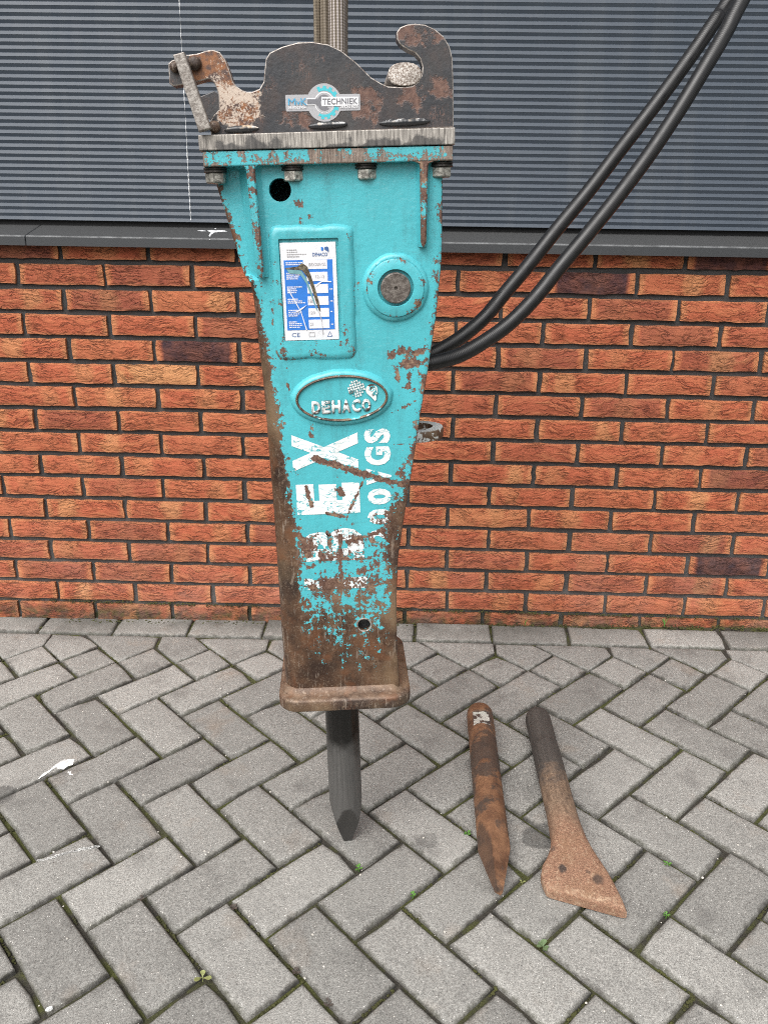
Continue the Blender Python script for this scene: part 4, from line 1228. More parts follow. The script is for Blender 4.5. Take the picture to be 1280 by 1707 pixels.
# --- dealer sticker on the hook plate
YS = -.1153
(sa, sb_), (sc_, sd), (ga_, gb_) = [(-0.0387, 1.2624), (0.0586, 1.2821), (0.0117, 1.2746)]
M_STK = plain('silver_sticker', (0.42, 0.42, 0.44), 0.35, var=0.06, scale=900)
M_STKBLUE = plain('sticker_blue', (0.06, 0.36, 0.60), 0.35)
M_STKTEAL = plain('sticker_teal', (0.07, 0.50, 0.58), 0.35)
M_STKGREY = plain('sticker_grey', (0.19, 0.19, 0.21), 0.35)
M_STKWHITE = plain('sticker_white', (0.80, 0.80, 0.82), 0.35)
GR = .0228
bm = bmesh.new()
out = []
hz = (sd - sb_) / 2; cz0 = (sd + sb_) / 2
al = math.asin(hz / GR)
def arc(a0, a1, n=18, r=GR): return [(ga_ + r * math.cos(a0 + (a1 - a0) * q / n), cz0 + r * math.sin(a0 + (a1 - a0) * q / n)) for q in range(n + 1)]
poly = [(sa + .001, sb_), (sa, sb_ + .001), (sa, sd - .001), (sa + .001, sd)] + arc(math.pi - al, al)[0:] + [(sc_ - .001, sd), (sc_, sd - .001), (sc_, sb_ + .001), (sc_ - .001, sb_)] + arc(-al, -math.pi + al)
add_prism(bm, poly, YS - .0003, YS)
stk = bmo('dealer_sticker', bm, M_STK, breaker)
W_ = sc_ - sa
def flatp(name, poly, lvl, mat):
    bm = bmesh.new(); add_prism(bm, poly, YS - .0003 - .00022 * lvl, YS - .00025 - .00022 * (lvl - 1))
    return bmo(name, bm, mat, stk)
for a0, a1 in ((118, 18), (-18, -118)):
    pts = []
    n = 60
    for q in range(n + 1):
        a = math.radians(a0 + (a1 - a0) * q / n); tooth = (q % 15) < 8
        pts.append((ga_ + (.0200 if tooth else .0172) * math.cos(a), cz0 + (.0200 if tooth else .0172) * math.sin(a)))
    for q in range(n, -1, -3):
        a = math.radians(a0 + (a1 - a0) * q / n); pts.append((ga_ + .0142 * math.cos(a), cz0 + .0142 * math.sin(a)))
    flatp('gear_arc', pts, 1, M_STKTEAL)
flatp('wrench_outline', arc(0, 2 * math.pi, 31, .0128), 1, M_STKWHITE)
flatp('wrench_head', arc(0, 2 * math.pi, 31, .0118), 2, M_STK)
flatp('wrench_jaw', arc(math.radians(50), math.radians(310), 24, .0095) + arc(math.radians(-60), math.radians(-300), 12, .0048), 3, M_STKGREY)
zc = cz0 + .0012
flatp('wrench_handle', [(sa + W_ * .28, zc - .0042), (sa + W_ * .40, zc - .0042), (ga_ - .0105, zc - .0072), (ga_ - .0105, zc + .0072), (sa + W_ * .40, zc + .0042), (sa + W_ * .28, zc + .0042)], 3, M_STKWHITE)
flatp('wrench_handle', [(sa + W_ * .285, zc - .0030), (sa + W_ * .40, zc - .0030), (ga_ - .0095, zc - .0050), (ga_ - .0095, zc + .0050), (sa + W_ * .40, zc + .0030), (sa + W_ * .285, zc + .0030)], 4, M_STKGREY)
flatp('name_band', [(ga_ - .0035, zc - .0056), (sa + W_ * .978, zc - .0050), (sa + W_ * .978, zc + .0050), (ga_ - .0035, zc + .0056)], 4, M_STKWHITE)
def stext(t, x0, x1, z0, z1, mat, bold): return text_obj('sticker_text', t, x0, x1, z0, z1, YS - .0016, 0.0, mat, stk, bold)
stext('M', sa + W_ * .035, sa + W_ * .135, zc - .0040, zc + .0042, M_STKBLUE, 0)
stext('v', sa + W_ * .145, sa + W_ * .195, zc - .0040, zc + .0012, M_STKBLUE, 0)
stext('K', sa + W_ * .205, sa + W_ * .285, zc - .0040, zc + .0042, M_STKBLUE, 0)
stext('TECHNIEK', ga_ - .0022, sa + W_ * .965, zc - .0036, zc + .0036, M_STKGREY, .015)
stext('0610523954', sa + W_ * .035, sa + W_ * .27, sb_ + .0030, sb_ + .0062, M_STKWHITE, .01)
stext('0643434020', sa + W_ * .73, sa + W_ * .97, sb_ + .0030, sb_ + .0062, M_STKWHITE, .01)

# ------------------------------------------------------------------ hydraulic hoses
k = NT('black_hydraulic_hose')
t = k.attr('along'); ang = k.attr('around')
w1 = k.math('SINE', k.math('ADD', k.math('MULTIPLY', t, 2200.0), k.math('MULTIPLY', ang, 6.2832 * 3)))
w2 = k.math('SINE', k.math('SUBTRACT', k.math('MULTIPLY', t, 2200.0), k.math('MULTIPLY', ang, 6.2832 * 3)))
co = k.coord(); nz = k.noise(co, 60, 4)
c = k.mix(nz, (0.008, 0.008, 0.009), (0.020, 0.020, 0.021))
c = k.mix(k.ramp(k.noise(co, 200, 3, 0.7), 0.68, 0.8, 0, 0.3), c, (0.16, 0.15, 0.14))
k.set(Base_Color=c, Roughness=k.ramp(nz, 0.3, 0.7, 0.30, 0.44), Normal=k.bump(k.math('ADD', w1, w2), 0.10, 0.0006)); M_HOSE = k.m
M_FIT = speckled('hose_fitting_steel', (0.05, 0.045, 0.04), (0.10, 0.09, 0.08), (0.30, 0.28, 0.25), 0.4, 0.5, None, 200)
def hose(pts, r, label):
    P_ = spline(pts, 8)
    root = Vector(pts[0])
    bm = bmesh.new(); n = 18
    tube(bm, [p - root for p in P_], r, n)
    o = bmo('hydraulic_hose', bm, M_HOSE, smooth=60); o.location = root
    al = o.data.attributes.new('along', 'FLOAT', 'POINT'); ar = o.data.attributes.new('around', 'FLOAT', 'POINT')
    d = 0.0; av = []; bv = []
    for i in range(len(P_)):
        if i: d += (P_[i] - P_[i - 1]).length
        for q in range(n): av.append(d); bv.append(q / n)
    al.data.foreach_set('value', av); ar.data.foreach_set('value', bv)
    tag(o, label, 'hose', 'hoses running from the breaker to the upper right')
    dirn = (P_[3] - P_[0]).normalized()
    bm = bmesh.new(); tube(bm, [P_[0] - root - dirn * .004, P_[0] - root + dirn * .022], r * 1.25, 16)
    bmo('crimp_collar', bm, M_FIT, o, smooth=40)
    return o
H1 = [(.868, -.800, .868), (.893, -.800, .8690)] + [(0.9154, -0.8000, 0.8755), (0.9541, -0.7836, 0.8964), (0.9956, -0.7673, 0.9293), (1.0317, -0.7509, 0.9719), (1.0680, -0.7345, 1.0140), (1.1119, -0.7182, 1.0696), (1.1608, -0.7018, 1.1291), (1.2123, -0.6855, 1.1972), (1.2637, -0.6691, 1.2646), (1.3142, -0.6527, 1.3348), (1.3522, -0.6364, 1.3905), (1.3761, -0.6200, 1.4238)]
H2 = [(.868, -.850, .8630), (.888, -.856, .8650)] + [(0.9098, -0.8600, 0.8681), (0.9516, -0.8450, 0.8780), (0.9921, -0.8300, 0.8988), (1.0323, -0.8150, 0.9265), (1.0717, -0.8000, 0.9651), (1.1104, -0.7850, 1.0129), (1.1533, -0.7700, 1.0643), (1.1958, -0.7550, 1.1176), (1.2409, -0.7400, 1.1790), (1.2855, -0.7250, 1.2479), (1.3249, -0.7100, 1.3154), (1.3535, -0.6950, 1.3651), (1.3762, -0.6800, 1.4107)]
hose(H1 + [(1.50, -.565, 1.62), (1.60, -.52, 1.80)], .0118, 'upper of the two black hoses, leaving the breaker behind the other')
hose(H2 + [(1.50, -.60, 1.64), (1.585, -.56, 1.80)], .0120, 'lower black rubber hose curving in front of the other towards the wall')

# ------------------------------------------------------------------ lifting sling
k = NT('brown_grey_webbing'); co = k.coord()
xyz = k.sep(co)
wx = k.math('SINE', k.math('MULTIPLY', k.attr('across'), 2 * math.pi / .0046))
wz = k.math('SINE', k.math('ADD', k.math('MULTIPLY', xyz[2], 2 * math.pi / .0036), k.math('MULTIPLY', k.math('SIGN', wx), 1.57)))
wv = k.math('ADD', k.math('MULTIPLY', wx, 0.55), k.math('MULTIPLY', k.math('MULTIPLY', wx, wz), 0.35))
nz = k.noise(co, 40, 4, 0.6); nb = k.noise(k.mapping(co, (1, 1, .3)), 30, 3)
c = k.mix(k.ramp(k.math('ADD', wv, k.math('MULTIPLY', k.math('SUBTRACT', k.noise(co, 420, 3), 0.5), 2.0)), -0.9, 0.9), (0.075, 0.058, 0.040), (0.27, 0.225, 0.165))
c = k.mix(k.ramp(nz, 0.4, 0.7, 0, 0.6), c, (0.14, 0.115, 0.085))
c = k.mix(k.math('MULTIPLY', k.attr('pale'), k.ramp(wv, -0.2, 0.5)), c, (0.55, 0.50, 0.50))
k.set(Base_Color=c, Roughness=0.9, Normal=k.bump(wv, 0.35, 0.0010)); M_WEB = k.m
sling = empty('lifting_sling', Matrix.Translation((0.751, -0.868, 1.262)))
tag(sling, 'brown grey webbing sling from which the breaker hangs', 'sling')
def strap(path, pale):
    """path: cross-section polyline (x, y) at bottom and top; a folded ribbon of webbing hanging down"""
    bm = bmesh.new(); ac = []
    nz = 60; zs = [0.0 + 1.0 * q / nz for q in range(nz + 1)]
    rings = []
    for z in zs:
        t = sstep(0.0, .5, z)
        pts = [Vector((a[0] + (b[0] - a[0]) * t + .0012 * noise.noise(Vector((z * 9, i, pale * 5))), a[1] + (b[1] - a[1]) * t, 0)) for i, (a, b) in enumerate(zip(*path))]
        pts = spline(pts, 4)
        L = []; Rr = []
        for i, p_ in enumerate(pts):
            d = (pts[min(i + 1, len(pts) - 1)] - pts[max(0, i - 1)]).normalized(); nn = Vector((-d.y, d.x, 0)) * .0018
            L.append(p_ + nn); Rr.append(p_ - nn)
        rings.append([(v.x, v.y, z) for v in L + Rr[::-1]])
        s = [0.0]
        for i in range(1, len(pts)): s.append(s[-1] + (pts[i] - pts[i - 1]).length)
        ac += s + s[::-1]
    loft(bm, rings)
    o = bmo('strap', bm, M_WEB, sling, smooth=60)
    at = o.data.attributes.new('across', 'FLOAT', 'POINT'); at.data.foreach_set('value', ac)
    set_attr(o, 'pale', lambda v: pale)
    return o
strap(([(.000, .006), (.004, -.003), (.012, -.006), (.019, -.002), (.022, .010)], [(.000, .010), (.004, -.002), (.012, -.006), (.020, -.003), (.022, .012)]), .8)
strap(([(-.021, .012), (-.019, .002), (-.014, .004), (-.012, .014)], [(-.0215, .018), (-.0195, .004), (-.014, .002), (-.012, .016)]), .0)
strap(([(-.011, .010), (-.009, -.001), (-.003, .000), (-.001, .010)], [(-.0125, .010), (-.010, -.002), (-.003, -.003), (.001, .010)]), .1)
strap(([(.018, .020), (.021, .008), (.0235, .020)], [(.016, .022), (.0205, .008), (.024, .022)]), .0)

# ------------------------------------------------------------------ loose chisels on the ground
def chisel_steel(name, darkf):
    k = NT(name); co = k.coord()
    y = k.sep(co)[1]
    a = k.noise(co, 26, 5, 0.65); b = k.noise(co, 150, 5, 0.7); s = k.noise(k.mapping(co, (90, 7, 90)), 1.6, 4, 0.65); cl = k.noise(co, 430, 3, 0.7)
    return k, co, y, a, b, s, cl
k, co, y, a, b, s, cl = chisel_steel('rusty_point_steel', 0)
rust = k.mix(k.ramp(a, 0.32, 0.66), (0.105, 0.050, 0.028), (0.29, 0.150, 0.080))
rust = k.mix(k.ramp(b, 0.60, 0.74, 0, 0.6), rust, (0.40, 0.25, 0.14))
blk = k.ramp(k.math('ADD', k.noise(co, 20, 4, 0.6), k.ramp(k.math('ABSOLUTE', k.math('ADD', y, 0.20)), 0.0, 0.14, 0.13, -0.02)), 0.51, 0.60)
c = k.mix(k.math('MULTIPLY', blk, 0.8), rust, k.mix(s, (0.026, 0.022, 0.020), (0.085, 0.075, 0.066)))
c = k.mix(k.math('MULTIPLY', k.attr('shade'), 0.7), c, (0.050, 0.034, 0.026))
fl = k.attr('flat')
pt = k.ramp(k.math('ADD', fl, k.math('MULTIPLY', k.math('SUBTRACT', k.noise(co, 60, 4), 0.5), 2.2)), 0.86, 0.98)
c = k.mix(k.math('MULTIPLY', fl, 0.7), c, (0.045, 0.045, 0.047))
c = k.mix(pt, c, k.mix(k.ramp(cl, .4, .6), (0.40, 0.39, 0.34), (0.66, 0.65, 0.60)))
k.set(Base_Color=c, Roughness=0.6, Metallic=0.1, Normal=k.bump(k.math('ADD', b, s), 0.6, 0.0016)); M_RUST = k.m
k, co, y, a, b, s, cl = chisel_steel('rusty_spade_steel', 0)
rust = k.mix(k.ramp(cl, 0.36, 0.62), (0.135, 0.066, 0.040), (0.34, 0.190, 0.120))
rust = k.mix(k.ramp(a, 0.45, 0.7, 0, 0.55), rust, (0.24, 0.135, 0.075))
rust = k.mix(k.ramp(b, 0.54, 0.66, 0, 0.6), rust, (0.46, 0.33, 0.22))
dkc = k.mix(s, (0.022, 0.020, 0.019), (0.105, 0.090, 0.078))
dm = k.ramp(k.math('ADD', y, k.math('MULTIPLY', k.math('SUBTRACT', a, 0.5), 0.16)), -0.255, -0.205)
tan = k.mix(k.ramp(k.math('ADD', k.math('MULTIPLY', s, 0.4), k.math('MULTIPLY', b, 0.6)), 0.38, 0.64), (0.11, 0.070, 0.046), (0.31, 0.210, 0.140))
tan = k.mix(k.ramp(a, 0.48, 0.66, 0.0, 0.6), tan, (0.085, 0.066, 0.055))
tn = k.ramp(k.math('ADD', y, k.math('MULTIPLY', k.math('SUBTRACT', a, 0.5), 0.10)), -0.40, -0.33)
c = k.mix(tn, rust, tan)
c = k.mix(dm, c, dkc)
top_ = k.ramp(k.sep(k.n('NewGeometry', 1))[2], 0.5, 0.8)
for sx2, sy2, r2, am in ((-0.024, -0.470, 0.0085, 0.9), (0.034, -0.492, 0.0105, 0.75), (-0.036, -0.428, 0.007, 0.6), (0.020, -0.478, 0.004, 0.5)):
    dd = k.vec('DISTANCE', k.n('CombineXYZ', X=k.sep(co)[0], Y=k.sep(co)[1], Z=0.0), (sx2, sy2, 0), 1)
    c = k.mix(k.math('MULTIPLY', top_, k.ramp(k.math('ADD', dd, k.math('MULTIPLY', k.math('SUBTRACT', b, 0.5), 0.012)), r2 * 0.6, r2 * 1.15, am, 0.0)), c, (0.040, 0.030, 0.026))
c = k.mix(k.math('MULTIPLY', k.attr('rim'), k.ramp(b, 0.40, 0.6)), c, (0.52, 0.38, 0.26))
k.set(Base_Color=c, Roughness=0.78, Metallic=0.0, Normal=k.bump(k.math('ADD', b, k.math('MULTIPLY', cl, 0.8)), 0.8, 0.0020)); M_SPADE = k.m

def ground_matrix(x, y, heading, lift):
    """local -y points along heading (0 = towards the camera)"""
    R_ = PAVE.to_3x3().to_4x4()
    return Matrix.Translation((x, y, gz(x, y) + lift)) @ R_ @ Matrix.Rotation(heading, 4, 'Z')

# pointed one
bm = bmesh.new(); rings = []; fl = []; dkf = []
L, R0 = 0.535, 0.0300
ys = [0, .002, .006, .012, .030, .036, .037, .05, .065, .080, .0875, .0885, .10, .12, .2, .3, .36] + [.37 + .165 * i / 20 for i in range(21)]
for d in ys:
    r = R0 * interp([(0, .70), (.002, .80), (.006, .90), (.012, .97), (.03, 1), (1, 1)], d)
    if .088 < d < .12: r *= 0.985
    s_ = .0035 + .0285 * ((L - d) / .165) ** 1.05 if d > .37 else 1.0
    s2 = .0060 + .0260 * ((L - d) / .165) ** .95 if d > .37 else 1.0
    ring = []
    for q in range(40):
        a = 2 * math.pi * q / 40; x, z = r * math.cos(a), r * math.sin(a)
        f = 0.0; u = 1.0
        if d > .37:
            rt = math.radians(-32); u, v = x * math.cos(rt) + z * math.sin(rt), -x * math.sin(rt) + z * math.cos(rt)
            u, v = max(-s2, min(s2, u)), max(-s_, min(s_, v)); x, z = u * math.cos(rt) - v * math.sin(rt), u * math.sin(rt) + v * math.cos(rt)
        if .036 < d < .088 and z > .0215: z = .0215; f = 1.0
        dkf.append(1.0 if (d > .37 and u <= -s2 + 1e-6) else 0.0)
        ring.append((x, -d, z)); fl.append(f)
    rings.append(ring)
loft(bm, rings)
ch = bmo('pointed_chisel', bm, M_RUST, smooth=14)
at = ch.data.attributes.new('flat', 'FLOAT', 'POINT'); at.data.foreach_set('value', fl)
at = ch.data.attributes.new('shade', 'FLOAT', 'POINT'); at.data.foreach_set('value', dkf)
ch.matrix_world = ground_matrix(1.0575, -.479, math.radians(-.7), .0306)
tag(ch, 'rusty pointed steel chisel lying on the paving left of the spade chisel', 'chisel')

# spade one
bm = bmesh.new(); rings = []
prof = [  # d, left, right, half thickness, centre height, skew
    (0, .019, .019, .019, 0, 0), (.003, .023, .023, .023, 0, 0), (.009, .0265, .0265, .0265, 0, 0), (.02, .0285, .0285, .0285, 0, 0), (.12, .0285, .0285, .0285, 0, 0), (.125, .0293, .0293, .0293, .0006, 0),
    (.25, .0295, .0295, .0293, .0006, 0), (.31, .0295, .0300, .0285, 0, 0), (.36, .0300, .0310, .0260, -.001, 0), (.395, .0315, .0345, .0230, -.003, 0), (.42, .0375, .0400, .0205, -.005, .02), (.44, .0455, .0470, .0185, -.007, .05),
    (.465, .0580, .0565, .0170, -.009, .12), (.485, .0625, .0640, .0150, -.012, .20), (.505, .0610, .0700, .0130, -.014, .28), (.517, .0582, .0725, .0112, -.016, .33), (.5205, .0572, .0728, .0100, -.0172, .35), (.5216, .0565, .0726, .0085, -.0176, .355)]
spot = []; rim = []
fullp = []
for i in range(len(prof) - 1):
    m = max(1, int((prof[i + 1][0] - prof[i][0]) / .010))
    for q in range(m): fullp.append(tuple(a + (b - a) * q / m for a, b in zip(prof[i], prof[i + 1])))
fullp.append(prof[-1])
for d, l, r, h, cz, sk in fullp:
    ring = []
    e = interp([(0, 1.0), (.34, 1.0), (.42, .55), (.47, .30), (1, .25)], d)
    for q in range(44):
        a = 2 * math.pi * q / 44
        cxx = math.copysign(abs(math.cos(a)) ** e, math.cos(a)); czz = math.copysign(abs(math.sin(a)) ** max(e, .32), math.sin(a))
        x = cxx * (r if cxx > 0 else l); z = cz + czz * h
        ring.append((x, -d - sk * (x + .01), z))
        sp_ = max(interp([(0, 1), (.004, .9), (.008, 0)], math.hypot(x + .020, d - .473)), interp([(0, .8), (.005, .6), (.010, 0)], math.hypot(x - .037, d - .478)), interp([(0, .6), (.004, .4), (.007, 0)], math.hypot(x + .037, d - .428))) if z > cz else 0
        spot.append(sp_); rim.append(0.35 if (.511 < d < .519 or (d > .43 and abs(cxx) > .97)) else 0.0)
    rings.append(ring)
loft(bm, rings)
sp = bmo('spade_chisel', bm, M_SPADE, smooth=26)
for nm, arr in (('spot', spot), ('rim', rim)):
    at = sp.data.attributes.new(nm, 'FLOAT', 'POINT'); at.data.foreach_set('value', arr)
sp.matrix_world = ground_matrix(1.1885, -.490, math.radians(0.6), .0296)
tag(sp, 'rusty spade chisel with flared blade lying at the right of the pointed chisel', 'chisel')

# ------------------------------------------------------------------ droppings, marks, stains on the setting
k = NT('dried_white_dropping'); co = k.coord()
k.set(Base_Color=k.mix(k.ramp(k.noise(co, 130, 5, 0.7), 0.40, 0.58), (0.55, 0.55, 0.54), (0.86, 0.87, 0.85)), Roughness=0.85); M_DROP = k.m
def blob(name, outline, mat, parent, mw=None, h=.0008):
    """flat blob from an outline in the parent's xy plane"""
    outline = [(x + random.uniform(-.0014, .0014), y + random.uniform(-.0014, .0014)) for x, y in densify(outline, .003)]
    bm = bmesh.new(); n = len(outline)
    cx = sum(p[0] for p in outline) / n; cy = sum(p[1] for p in outline) / n
    a = [bm.verts.new((x, y, .0007)) for x, y in outline]; b = [bm.verts.new((cx + (x - cx) * .8, cy + (y - cy) * .8, .0007 + h)) for x, y in outline]
    for i in range(n): bm.faces.new((a[i], a[(i + 1) % n], b[(i + 1) % n], b[i]))
    bm.faces.new(b)
    return bmo(name, bm, mat, parent)
blob('bird_dropping', [(0.1615, -0.6350), (0.1664, -0.6551), (0.1556, -0.6613), (0.1516, -0.6712), (0.1404, -0.6695), (0.1329, -0.6638), (0.1264, -0.6738), (0.1200, -0.6837), (0.1144, -0.6954), (0.1068, -0.7051), (0.1112, -0.6878), (0.1205, -0.6720), (0.1272, -0.6560), (0.1312, -0.6458), (0.1412, -0.6375), (0.1536, -0.6352)], M_DROP, pavement)
blob('bird_dropping', [(0.1608, -0.6750), (0.1693, -0.6767), (0.1775, -0.6882), (0.1691, -0.6864)], M_DROP, pavement)
fl_v, fl_f = [], []
line_pts = spline([(x, y, 0) for x, y in [(0.3023, -0.8905), (0.2781, -0.8972), (0.2530, -0.9070), (0.2287, -0.9181), (0.2013, -0.9292)]], 30)
for i_, q_ in enumerate(line_pts):
    if noise.noise(Vector((i_ * .35, 2.0, 0))) < -.28: continue
    for _ in range(2):
        r_ = random.uniform(.0008, .0019); cx_, cy_ = q_.x + random.gauss(0, .0007), q_.y + random.gauss(0, .0009); b_ = len(fl_v)
        for s_ in range(6):
            a_ = s_ * math.pi / 3 + random.uniform(-.3, .3); fl_v.append((cx_ + r_ * random.uniform(.6, 1.3) * math.cos(a_) * 1.6, cy_ + r_ * random.uniform(.6, 1.3) * math.sin(a_), .0008))
        fl_f.append(tuple(range(b_, b_ + 6)))
me_ = bpy.data.meshes.new('chalk_streak'); me_.from_pydata(fl_v, [], fl_f); me_.materials.append(M_DROP)
o_ = link('chalk_streak', me_, pavement); o_['kind'] = 'stuff'
blob('bird_dropping', [(0.3381, -1.2266), (0.3461, -1.2233), (0.3500, -1.2283), (0.3427, -1.2334), (0.3382, -1.2315)], M_DROP, pavement, h=.003)
# white streak down the cladding, and the splash on the sill
k = NT('chalky_streak'); co = k.coord()
k.set(Base_Color=k.mix(k.ramp(k.noise(co, 260, 3), 0.4, 0.6), (0.42, 0.44, 0.46), (0.80, 0.81, 0.82)), Roughness=0.8); M_STREAK = k.m
z = 1.5605
bm = bmesh.new()
ring_pts = []; rads = []
zz = 2.4
while zz > 1.0715:
    nzv = noise.noise(Vector((3.1, zz * 26, 0.4)))
    pr = ((zz - 1.0690) / PER) % 1.0
    yy = interp([(0, .0452), (.05, .0446), (.53, .0474), (.58, .0480), (1, .0452)], pr)
    ring_pts.append((0.3185 + .0035 * (zz - 1.3) + .0006 * noise.noise(Vector((zz * 12, 1, 1))) - 0.8, yy - .0003, zz - 1.069))
    rads.append(max(.0003, .0010 + .0018 * nzv + .0008 * noise.noise(Vector((7.1, zz * 5, 0.4)))))
    zz -= .0022
tube(bm, ring_pts, rads, 6)
bmo('dropping_streak', bm, M_STREAK, clad)
def sill_pt(px_list, dz=.0006):
    return px_list
for poly in [[(0.3632, 0.0254, 1.0503), (0.3713, 0.0304, 1.0515), (0.3839, 0.0278, 1.0509), (0.4014, 0.0311, 1.0517), (0.4139, 0.0216, 1.0494), (0.3952, 0.0171, 1.0483), (0.3844, 0.0108, 1.0468), (0.3807, -0.0144, 1.0406), (0.3757, -0.0119, 1.0412), (0.3760, 0.0081, 1.0461)], [(0.3391, 0.0251, 1.0502), (0.3506, 0.0280, 1.0510), (0.3610, 0.0218, 1.0494), (0.3510, 0.0190, 1.0488)], [(0.3772, 0.0457, 1.0553), (0.3812, 0.0483, 1.0559), (0.3811, 0.0413, 1.0542)], [(0.3756, -0.0147, 1.0406), (0.3800, -0.0144, 1.0406), (0.3852, -0.0460, 1.0307), (0.3828, -0.0460, 1.0300)]]:
    bm = bmesh.new(); vv = [bm.verts.new((x - .8, y, z - 1.009)) for x, y, z in poly]; vb = [bm.verts.new((x - .8, y, z - 1.009 - .0008)) for x, y, z in poly]
    bm.faces.new(vv); bm.faces.new(vb[::-1])
    for i in range(len(vv)): bm.faces.new((vv[i], vb[i], vb[(i + 1) % len(vv)], vv[(i + 1) % len(vv)]))
    bmo('dropping_splash', bm, M_STREAK, sill)

# ------------------------------------------------------------------ moss in the joints (uncountable)
k = NT('moss'); co = k.coord()
nz = k.noise(co, 12, 3); n2 = k.noise(co, 500, 3)
c = k.mix(k.ramp(nz, 0.4, 0.6), (0.028, 0.030, 0.010), (0.085, 0.095, 0.018))
c = k.mix(n2, c, (0.05, 0.045, 0.02))
k.set(Base_Color=c, Roughness=0.95); M_MOSS = k.m
rnd2 = random.Random(5)
verts, faces = [], []
def tuft(x, y, z, r):
    b = len(verts)
    n = 5
    ph = rnd2.uniform(0, 6)
    for ring, (rr_, hh) in enumerate(((1.0, -.2), (.85, .35), (.35, .75))):
        for q in range(n):
            a = ph + 2 * math.pi * q / n + ring * .5
            j = rnd2.uniform(.7, 1.25)
            verts.append((x + r * rr_ * j * math.cos(a), y + r * rr_ * j * math.sin(a), z + r * hh * rnd2.uniform(.6, 1.2)))
    for ring in range(2):
        for q in range(n):
            a0, a1 = b + ring * n + q, b + ring * n + (q + 1) % n
            faces.append((a0, a1, a1 + n, a0 + n))
    faces.append(tuple(b + 2 * n + q for q in range(n)))
def joint_line(a0, b0, a1, b1, dens, lo=0.42):
    (x0, y0), (x1, y1) = lat(a0, b0), lat(a1, b1)
    n = int(math.hypot(x1 - x0, y1 - y0) / .0022)
    for q in range(n):
        t = rnd2.random(); x = x0 + (x1 - x0) * t; y = y0 + (y1 - y0) * t
        if not (-.4 < x < 2.1 and -1.6 < y < 0.02): continue
        d = noise.noise(Vector((x * 7, y * 7, 3.0))) + .6 * noise.noise(Vector((x * 26, y * 26, 8.0)))
        if d > lo - dens:
            tuft(x + rnd2.gauss(0, .0012), y + rnd2.gauss(0, .0012), -.0075 + rnd2.uniform(0, .002), rnd2.uniform(.0014, .0030))
for m in range(-7, 4):
    for kk in range(-16, 24):
        a, b = kk + 2 * m, kk - 2 * m
        joint_line(a, b, a + 2, b, .35); joint_line(a, b, a, b + 1, .30); joint_line(a, b + 1, a, b + 2, .25)
moss_me = bpy.data.meshes.new('moss'); moss_me.from_pydata(verts, [], faces); moss_me.materials.append(M_MOSS)
moss = bpy.data.objects.new('moss', moss_me); COL.objects.link(moss); moss.matrix_world = PAVE
tag(moss, 'dark green moss growing in the joints between the pavers', 'moss', kind='stuff')
# moss and dirt along the foot of the wall
verts, faces = [], []
for q in range(2600):
    x = rnd2.uniform(-.45, 2.15)
    d = noise.noise(Vector((x * 9, 0.3, 3.0))) + .7 * noise.noise(Vector((x * 34, 1.3, 8.0)))
    if d < -.15: continue
    if rnd2.random() < .55: tuft(x, -.016 + rnd2.gauss(-.006, .007), gz(x, -.02) - .004 + rnd2.uniform(-.004, .004), rnd2.uniform(.0016, .0034))
    elif d > -.05: tuft(x, -.0085 + rnd2.uniform(-.004, .001), .066 - .0312 + rnd2.gauss(0, .0022), rnd2.uniform(.0014, .003))
mw_me = bpy.data.meshes.new('wall_moss'); mw_me.from_pydata(verts, [], faces); mw_me.materials.append(M_MOSS)
wm = bpy.data.objects.new('wall_moss', mw_me); COL.objects.link(wm)
tag(wm, 'moss and dirt along the foot of the brick wall', 'moss', kind='stuff')
# loose grit on the pavers
verts, faces = [], []
for q in range(420):
    tuft(rnd2.uniform(-.2, 2.0), rnd2.uniform(-1.5, -.15), .0006, rnd2.choice((.0008, .0011, .0014, .002)))
for x, y in [(0.7379, -0.8454), (0.4686, -0.9138), (0.2609, -0.7091), (1.2156, -0.8259), (1.4280, -0.9411), (0.9166, -0.9322), (0.5081, -0.8978), (0.9231, -0.8537), (0.9558, -1.0700), (1.0038, -1.1349), (1.1943, -1.2098), (1.3752, -1.1952), (0.6180, -0.8720), (0.7333, -1.0815), (0.8068, -0.9492)]:
    tuft(x, y, .0012, rnd2.uniform(.0016, .0026))
g_me = bpy.data.meshes.new('grit'); g_me.from_pydata(verts, [], faces); g_me.materials.append(plain('pale_grit', (0.55, 0.52, 0.47), 0.8, var=.2))
gt = bpy.data.objects.new('grit', g_me); COL.objects.link(gt); gt.matrix_world = PAVE
tag(gt, 'pale grit scattered over the paving', 'grit', kind='stuff')

# ------------------------------------------------------------------ small weeds in the joints
M_LEAF = plain('bright_green_leaf', (0.10, 0.24, 0.045), 0.5, var=.3, scale=150)
M_LEAFP = plain('purple_green_leaf', (0.09, 0.075, 0.065), 0.5, var=.4, scale=150)
M_LEAFY = plain('yellow_green_leaf', (0.24, 0.26, 0.10), 0.5, var=.3, scale=150)
M_LEAFG = plain('grey_green_leaf', (0.13, 0.19, 0.09), 0.5, var=.3, scale=150)
def leaf(bm, base, ang, lng, wid, tilt, off):
    d = Vector((math.cos(ang), math.sin(ang), 0)); s = Vector((-d.y, d.x, 0)); up = Vector((0, 0, 1))
    prev = None
    rows = ((0, .12), (.25, .3), (.5, .8), (.75, 1.0), (.92, .6), (1.0, .1))
    for t, w in rows:
        c = base + d * (lng * t) + up * (lng * (tilt * t - .55 * tilt * t * t) + off)
        row = [bm.verts.new(c - s * wid * w), bm.verts.new(c - up * wid * .25 * w), bm.verts.new(c + s * wid * w)]
        if prev:
            bm.faces.new((prev[0], prev[1], row[1], row[0])); bm.faces.new((prev[1], prev[2], row[2], row[1]))
        prev = row
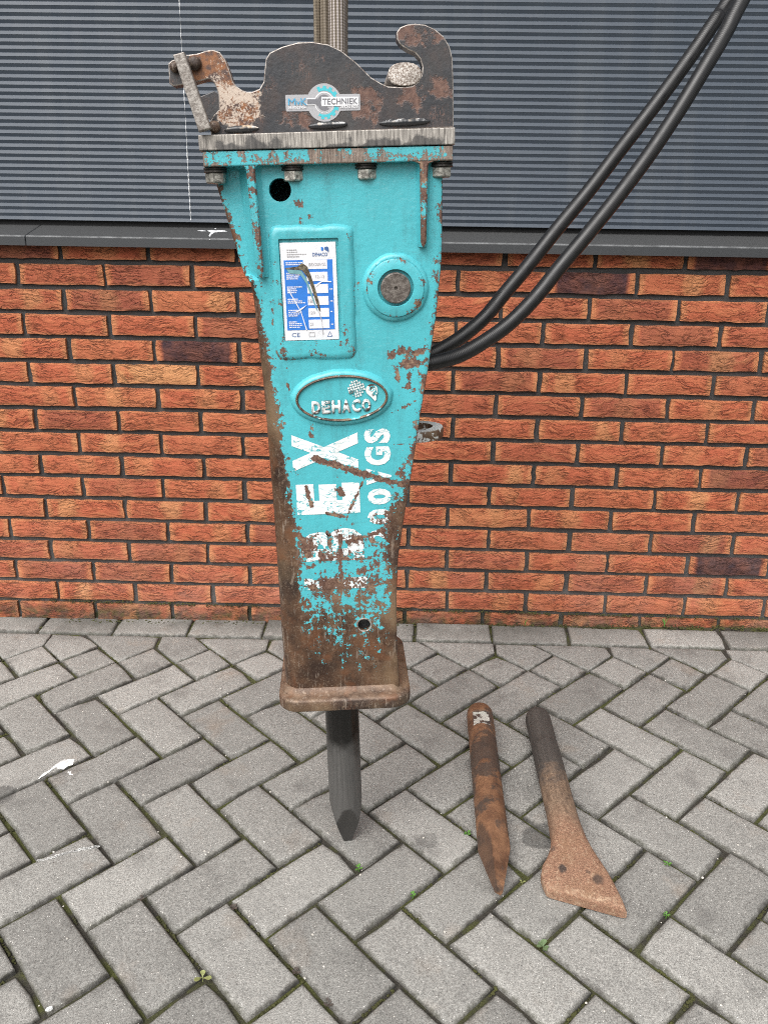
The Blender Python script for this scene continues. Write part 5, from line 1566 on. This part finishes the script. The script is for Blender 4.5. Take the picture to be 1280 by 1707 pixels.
def weed(xy, size, mat, label, n=5, name='weed'):
    x, y = xy
    o = empty(name, Matrix.Translation((x, y, gz(x, y) - .004)))
    tag(o, label, 'weed', 'weeds in the joints')
    for q in range(n):
        bm = bmesh.new()
        leaf(bm, Vector((0, 0, .001 * (q % 3))), 2 * math.pi * q / n + rnd2.uniform(-.4, .4), size * rnd2.uniform(.75, 1.1), size * .30, rnd2.uniform(.4, 1.1), .003)
        bmo('leaf', bm, mat, o, smooth=60, recalc=False)
    bm = bmesh.new(); tube(bm, [(0, 0, -.004), (.0005, 0, .004)], .0008, 6); bmo('stem', bm, mat, o)
W = [(0.8036, -0.9307), (0.9032, -0.9909), (1.0094, -0.8389), (1.1189, -1.0933), (1.3746, -0.9080), (0.5675, -1.1656), (0.4226, -1.0108), (0.5904, -1.0264), (0.7158, -1.1509), (0.7731, -1.2064), (1.3405, -1.0232), (1.1007, -0.9574)]
weed(W[0], .0085, M_LEAF, 'bright green seedling in the joint just right of the breaker point')
weed(W[1], .0070, M_LEAF, 'bright green seedling between the breaker point and the pointed chisel tip')
weed(W[2], .0085, M_LEAF, 'green seedling in the joint touching the left side of the pointed chisel')
weed(W[3], .0120, M_LEAFG, 'larger grey green weed in front of the spade chisel blade', 7)
weed(W[4], .0080, M_LEAF, 'green seedling in the joint right of the spade chisel blade')
weed(W[5], .0150, M_LEAFY, 'yellowish weed with long leaves near the bottom left of the paving', 3)
weed(W[6], .0070, M_LEAFP, 'dull purple weed in the joint left of the other purple ones')
weed(W[7], .0085, M_LEAFP, 'dull purple weed below and left of the breaker point', 6)
weed(W[8], .0080, M_LEAFP, 'dull purple weed low in the joint nearest the bottom centre', 6)
weed(W[9], .0085, M_LEAFP, 'dull purple weed at the bottom edge below the breaker', 6)
weed(W[10], .0065, M_LEAF, 'tiny green seedling at right, level with the spade chisel cutting edge')
weed(W[11], .0060, M_LEAFY, 'tiny yellowish sprout left of the spade chisel blade', 3)
def grass(xy, h, label, n=4):
    x, y = xy
    o = empty('grass_tuft', Matrix.Translation((x, y, gz(x, y))))
    tag(o, label, 'grass', 'grass tufts at the foot of the wall')
    for q in range(n):
        bm = bmesh.new()
        a = rnd2.uniform(0, 6.28); lean = rnd2.uniform(.1, .5)
        pts = [(math.cos(a) * lean * h * t * t, math.sin(a) * lean * h * t * t * .4, h * t * (1 - .2 * t)) for t in (0, .25, .5, .75, 1)]
        tube(bm, pts, [.0010, .0011, .0010, .0007, .0002], 5); bmo('blade', bm, M_LEAF, o, smooth=60)
grass((1.222, -.022), .022, 'tiny sprout at the wall foot below the second brick column right of the breaker', 3)
grass((1.612, -.022), .030, 'small grass tuft at the wall foot near the right edge', 5)
